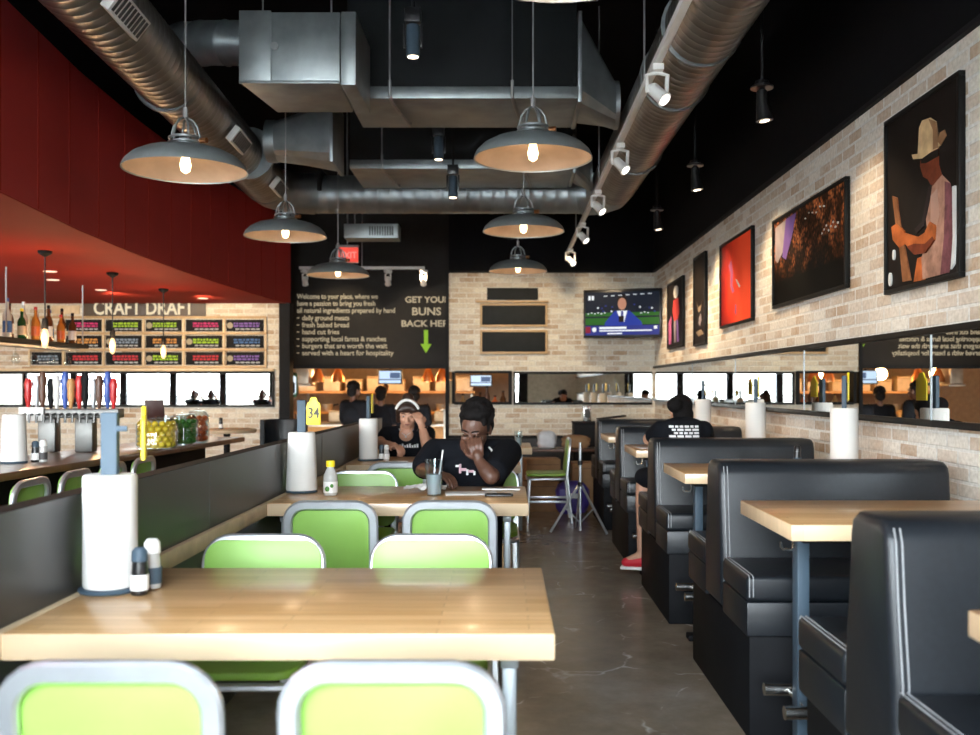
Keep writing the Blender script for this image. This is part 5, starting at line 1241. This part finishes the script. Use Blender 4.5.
b = B(); lathe(b, [(.0,.40),(.23,.40),(.24,.42),(.24,.47),(.22,.49),(0,.49)], n=24, cap=False); mk('seat', b, M['vinyl'], t)
for k in range(4):
    a = PI/4+PI/2*k; b = B(); cyl(b, (.17*math.cos(a),.17*math.sin(a),.4), (.2*math.cos(a),.2*math.sin(a),0), .016, .012, 8); mk('leg', b, M['black'], t)

# ------------------------------------------------------------------ kitchen beyond the opening
t = thing('order_counter', 'dark order counter across the kitchen opening', 'counter', (-2.0, 15.4, -.399))
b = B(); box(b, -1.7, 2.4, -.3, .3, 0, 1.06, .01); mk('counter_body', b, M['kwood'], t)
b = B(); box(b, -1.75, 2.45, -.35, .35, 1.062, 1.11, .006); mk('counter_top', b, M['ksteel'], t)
def kshelf(x0, x1, y, z, lab):
    t = thing('kitchen_shelf', lab, 'shelf', ((x0+x1)/2, y, z)); w = x1-x0
    b = B(); box(b, -w/2, w/2, -.2, .2, -.02, .02, .004); mk('shelf_board', b, M['kwood'], t)
    for x in (-w/2+.08, w/2-.08):
        b = B(); box(b, x-.015, x+.015, .12, .17, -1.2, -.021); mk('upright', b, M['ksteel'], t)
    return t
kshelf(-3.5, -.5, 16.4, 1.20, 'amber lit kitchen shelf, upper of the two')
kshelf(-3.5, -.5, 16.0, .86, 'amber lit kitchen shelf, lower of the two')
for sh_i in bpy.data.objects:
    pass
random.seed(21)
kn = ['leftmost','second from the left','third from the left','fourth from the left','fifth from the left','sixth from the left','seventh from the left','last on the right']
for row, (y, z, lab) in enumerate(((16.35, 1.221, 'upper'), (15.95, .881, 'lower'))):
    for i in range(8):
        x = -3.35+.38*i+random.uniform(-.04,.04); kind = (i*3+row) % 3
        if kind == 0:
            t = thing('storage_box', 'tan carton on the %s kitchen shelf, %s' % (lab, kn[i]), 'box', (x, y, z), 0, 'cartons and pans on the kitchen shelves')
            b = B(); box(b, -.14,.14,-.12,.12,0,.2+.05*(i % 2),.005); mk('box_body', b, M['pale'], t); b = B(); box(b, -.145,.145,-.125,.125,.2+.05*(i % 2)-.04,.205+.05*(i % 2),.003); mk('lid', b, M['tan'], t)
        elif kind == 1:
            t = thing('steel_pan', 'shiny steel pan on the %s kitchen shelf, %s' % (lab, kn[i]), 'pan', (x, y, z), 0, 'cartons and pans on the kitchen shelves')
            b = B(); lathe(b, [(.0,0),(.1,0),(.12,.12),(.125,.125),(.115,.12),(.1,.02),(0,.02)], n=20, cap=False); mk('pan_body', b, M['ksteel'], t); b = B(); tube(b, [(.11,0,.1),(.2,0,.12)], .012, 6); mk('handle', b, M['black'], t)
        else:
            t = thing('storage_jar', 'dark jar on the %s kitchen shelf, %s' % (lab, kn[i]), 'jar', (x, y, z), 0, 'cartons and pans on the kitchen shelves')
            b = B(); lathe(b, [(.0,0),(.07,0),(.075,.02),(.075,.16),(.05,.19),(0,.19)], n=16, cap=False); mk('jar_body', b, M['brown'], t); b = B(); lathe(b, [(.0,.22),(.055,.22),(.055,.191),(0,.191)], n=16, cap=False); mk('lid', b, M['black'], t)
for i, (px, py, lab) in enumerate(((421, 404, 'stacked tan carton on the order counter, under the lamps'), (445, 412, 'pale carton on the order counter by the brick wall'), (340, 415, 'tan carton on the order counter left of the standing person'))):
    p = W(px, py, 15.3); 
    t = thing('storage_box', lab, 'box', (p.x if i != 3 else p.x+.1, 15.3, .713 if i != 3 else .918), 0, 'cartons on the order counter')
    b = B(); box(b, -.16,.16,-.12,.12,0,.20,.006); mk('box_body', b, M['pale'], t); b = B(); box(b, -.165,.165,-.125,.125,.17,.203,.003); mk('lid', b, M['tan'], t)
def monitor(px, py, w, h, y, label, col=None, rz=0):
    p = W(px, py, y); t = thing('menu_monitor', label, 'screen', p, rz)
    b = B(); box(b, -w/2, w/2, 0, .05, -h/2, h/2, .006); mk('bezel', b, M['blackg'], t)
    b = B(); box(b, -w/2+.02, w/2-.02, -.004, 0, -h/2+.02, h/2-.02); sc = mk('screen', b, emis('screen_pale_blue', (.55,.72,.9), 1.1), t)
    b = B(); box(b, -w/2+.02, w/2-.02, -.006, -.0041, -h*.22, -h*.14); box(b, .0, w/2-.03, -.006, -.0041, -.02, h*.3); mk('screen_band', b, emis('screen_navy', (.1,.16,.3), .8), sc)
    b = B(); cyl(b, (0,.03,h/2-.01), (0,.03,max(h/2+.02, 1.715-p.z)), .012, n=6); mk('mount', b, M['black'], t)
    return t
monitor(390, 377, .38, .23, 15.0, 'small pale blue screen hanging above the people in the kitchen')
monitor(481, 380.5, .36, .20, 15.2, 'small pale blue screen seen through the opening in the brick wall')
t = thing('wall_tablet', 'green edged screen hanging by the dark post at the kitchen opening', 'screen', W(291.5, 385, 13.6))
b = B(); prism(b, rrect(.17, .36, .05), 'y', 0, .04, bev=.008); mk('bezel', b, simple('green_black_bezel', (.01,.05,.015), .4), t)
b = B(); prism(b, rrect(.13, .26, .03), 'y', -.004, 0); sc = mk('screen', b, emis('screen_white', (.8,.9,1), 1.0), t)
b = B(); prism(b, [(-.06,-.12),(.05,-.12),(.05,.02),(.02,.06),(.0,.02),(-.03,.04)], 'y', -.006, -.0041); mk('screen_figure', b, M['black'], sc)
b = B(); cyl(b, (0,.02,.18), (0,.02,.27), .015, n=6); mk('mount', b, M['black'], t)
t = thing('kitchen_hood', 'grey steel hood above the left side of the kitchen', 'hood', (-2.95, 15.0, 1.50))
b = B(); box(b, -.3, -.1, -.2, .2, -.16, .2, .01); mk('hood_body', b, M['ksteel'], t); b = B(); box(b, -.33, -.07, -.22, .22, -.2, -.161, .006); mk('hood_lip', b, M['ksteel'], t)
for i, (px, lab) in enumerate(((318, 'leftmost copper heat lamp over the kitchen counter'), (338, 'second copper heat lamp from the left over the kitchen counter'), (428, 'third copper heat lamp, at the right of the kitchen counter'), (442, 'rightmost copper heat lamp by the brick wall'))):
    p = W(px, 374, 15.0); t = thing('heat_lamp', lab, 'lamp', (p.x, 15.0, 1.43), 0, 'copper heat lamps over the order counter')
    b = B(); lathe(b, [(.10,-.06),(.098,.0),(.05,.12),(.03,.15),(.0,.15)], n=18, cap=False); mk('lamp_shade', b, M['copper'], t, 60)
    b = B(); sph(b, (0,0,-.02), .045, 12, 8); mk('bulb', b, emis('heat_bulb', (1,.55,.2), 2), t, 60)
    b = B(); cyl(b, (0,0,.14), (0,0,.285), .008, n=6); mk('stem', b, M['black'], t)
t = thing('cup_stack', 'stack of pale cups at the left end of the pass through', 'cups', W(451.5, 399.5, 12.75) )
t.location = (-.60, 12.52, 1.0955) if False else (W(451.5,0,12.7).x, 12.7, 1.0)
b = B()
for k in range(6): lathe(b, [(.0,.06*k),(.035,.06*k),(.045,.06*k+.075),(.04,.06*k+.075),(0,.06*k+.065)], n=16, cap=False)
mk('stacked_cups', b, M['pale'], t)
t = thing('pass_shelf', 'steel shelf behind the pass through opening', 'shelf', (-.4, 12.8, .985))
b = B(); box(b, -.45, .6, -.2, .2, -.012, .012, .003); mk('shelf_board', b, M['ksteel'], t)
for x in (-.4, .55):
    b = B(); box(b, x-.02, x+.02, -.15, .15, -1.383, -.013, .003); mk('leg', b, M['ksteel'], t)
for i, (px, m, h) in enumerate(((480, 'brown', .2), (487, 'dkwood', .28), (495, 'orange', .16), (503, 'brown', .22), (463, 'kwood', .18))):
    p = W(px, 0, 12.8); t = thing('bottle', ['brown','dark brown','orange','smaller brown','amber'][i]+' bottle on the steel shelf behind the pass through', 'bottle', (p.x, 12.8, .998), 0, 'bottles behind the pass through')
    b = B(); lathe(b, [(.0,0),(.04,0),(.042,.01),(.042,h*.6),(.018,h*.8),(.016,h)], n=14); mk('bottle_body', b, M[m], t, 50); b = B(); lathe(b, [(.0,h+.02),(.018,h+.02),(.018,h+.001),(0,h+.001)], n=10, cap=False); mk('cap', b, M['black'], t)

# ------------------------------------------------------------------ camera, sky and lamps
cam = bpy.data.cameras.new('camera'); co = bpy.data.objects.new('camera', cam); COL.objects.link(co); scene.camera = co
cam.sensor_width = 36; cam.lens = 36*F/980; co.location = (0, 0, H); co.rotation_euler = (PI/2, 0, 0)
cam.shift_x = -(CX-490)/980; cam.shift_y = (CY-367.5)/980; cam.clip_start = .05
cam.dof.use_dof = True; cam.dof.focus_distance = 4.6; cam.dof.aperture_fstop = 3.0
w = bpy.data.worlds.new('sky'); scene.world = w; w.use_nodes = True; nt = w.node_tree; nt.nodes.clear()
o = N(nt, 'ShaderNodeOutputWorld'); bg = N(nt, 'ShaderNodeBackground'); nt.links.new(bg.outputs[0], o.inputs[0])
tc = N(nt, 'ShaderNodeTexCoord'); sp = N(nt, 'ShaderNodeSeparateXYZ'); nt.links.new(tc.outputs['Generated'], sp.inputs[0])
r = ramp(nt, [(.0, (.85,.84,.8)), (.25, (.92,.96,1.0)), (1, (.7,.84,1))]); nt.links.new(sp.outputs[2], r.inputs['Fac']); nt.links.new(r.outputs[0], bg.inputs[0]); bg.inputs[1].default_value = SKY
for x0, x1 in ((-13.1, -6.5), (-6.5, .6)):
    p = light('window_portal', 'AREA', ((x0+x1)/2, YF-.22, 1.82), 1, rot=(PI/2, 0, 0), shape='RECTANGLE', size=x1-x0, size_y=2.9); p.data.cycles.is_portal = True
for x, y, z, lab, vis in spots:
    l = light('picture_spot', 'SPOT', (x, y, z-.14), SPOT*(.3 if y < 4 else .5 if y < 6 else 1.2 if y < 8 else 2.0), (1,.74,.44), spot_size=math.radians(95), spot_blend=.7, shadow_soft_size=.04); aim(l, (XW+.4, y, 1.3))
for y in (9.4, 11.0):
    l = light('picture_spot', 'SPOT', (1.2, y, 2.5), SPOT*2.2, (1,.72,.42), spot_size=math.radians(95), spot_blend=.7, shadow_soft_size=.04); aim(l, (XW+.4, y+.3, 1.5))
for x in (-.3, .8): 
    l = light('far_wall_spot', 'SPOT', (x, 11.0, 2.9), SPOT*1.3, (1,.78,.5), spot_size=math.radians(90), spot_blend=.7, shadow_soft_size=.04); aim(l, (x, YB+.3, 1.4))
for x in (-2.3, -1.1):
    l = light('sign_spot', 'SPOT', (x, 12.5, 2.8), 50, (1,.8,.5), spot_size=math.radians(80), spot_blend=.7, shadow_soft_size=.04); aim(l, (x, YS, 2.0))
for x in (-3.1, -2.2, -1.2): light('kitchen_light', 'POINT', (x, 15.4, 1.5), KIT, (1,.6,.25), shadow_soft_size=.1)
light('kitchen_light', 'POINT', (-.2, 14.2, 1.5), KIT*.6, (1,.62,.28), shadow_soft_size=.1)
for x, y in ((-4.5, 10.8), (-6.5, 10.5), (-3.6, 11.2)): 
    l = light('bar_wall_spot', 'SPOT', (x, y, 2.33), 60, (1,.76,.45), spot_size=math.radians(110), spot_blend=.8, shadow_soft_size=.05); aim(l, (x, YB, 1.9))
for x, y in ((-5.2, 5), (-5.2, 8)): light('bar_light', 'POINT', (x, y, 1.7), 12, (1,.72,.45), shadow_soft_size=.2)
for i, yy in enumerate((4.95, 6.55, 8.1, 9.7)):
    l = light('track_spot', 'SPOT', (.84, yy-.05, 2.78), 40, (1,.9,.75), spot_size=math.radians(60), spot_blend=.6, shadow_soft_size=.05); aim(l, (XW, yy-.6, 1.2))
scene.view_settings.view_transform = 'Standard'; scene.view_settings.look = 'None'; scene.view_settings.exposure = EXPO
cy = scene.cycles
cy.use_denoising = True; cy.max_bounces = 8; cy.diffuse_bounces = 4; cy.glossy_bounces = 5; cy.transparent_max_bounces = 12; cy.sample_clamp_indirect = 6; cy.caustics_reflective = False; cy.caustics_refractive = False
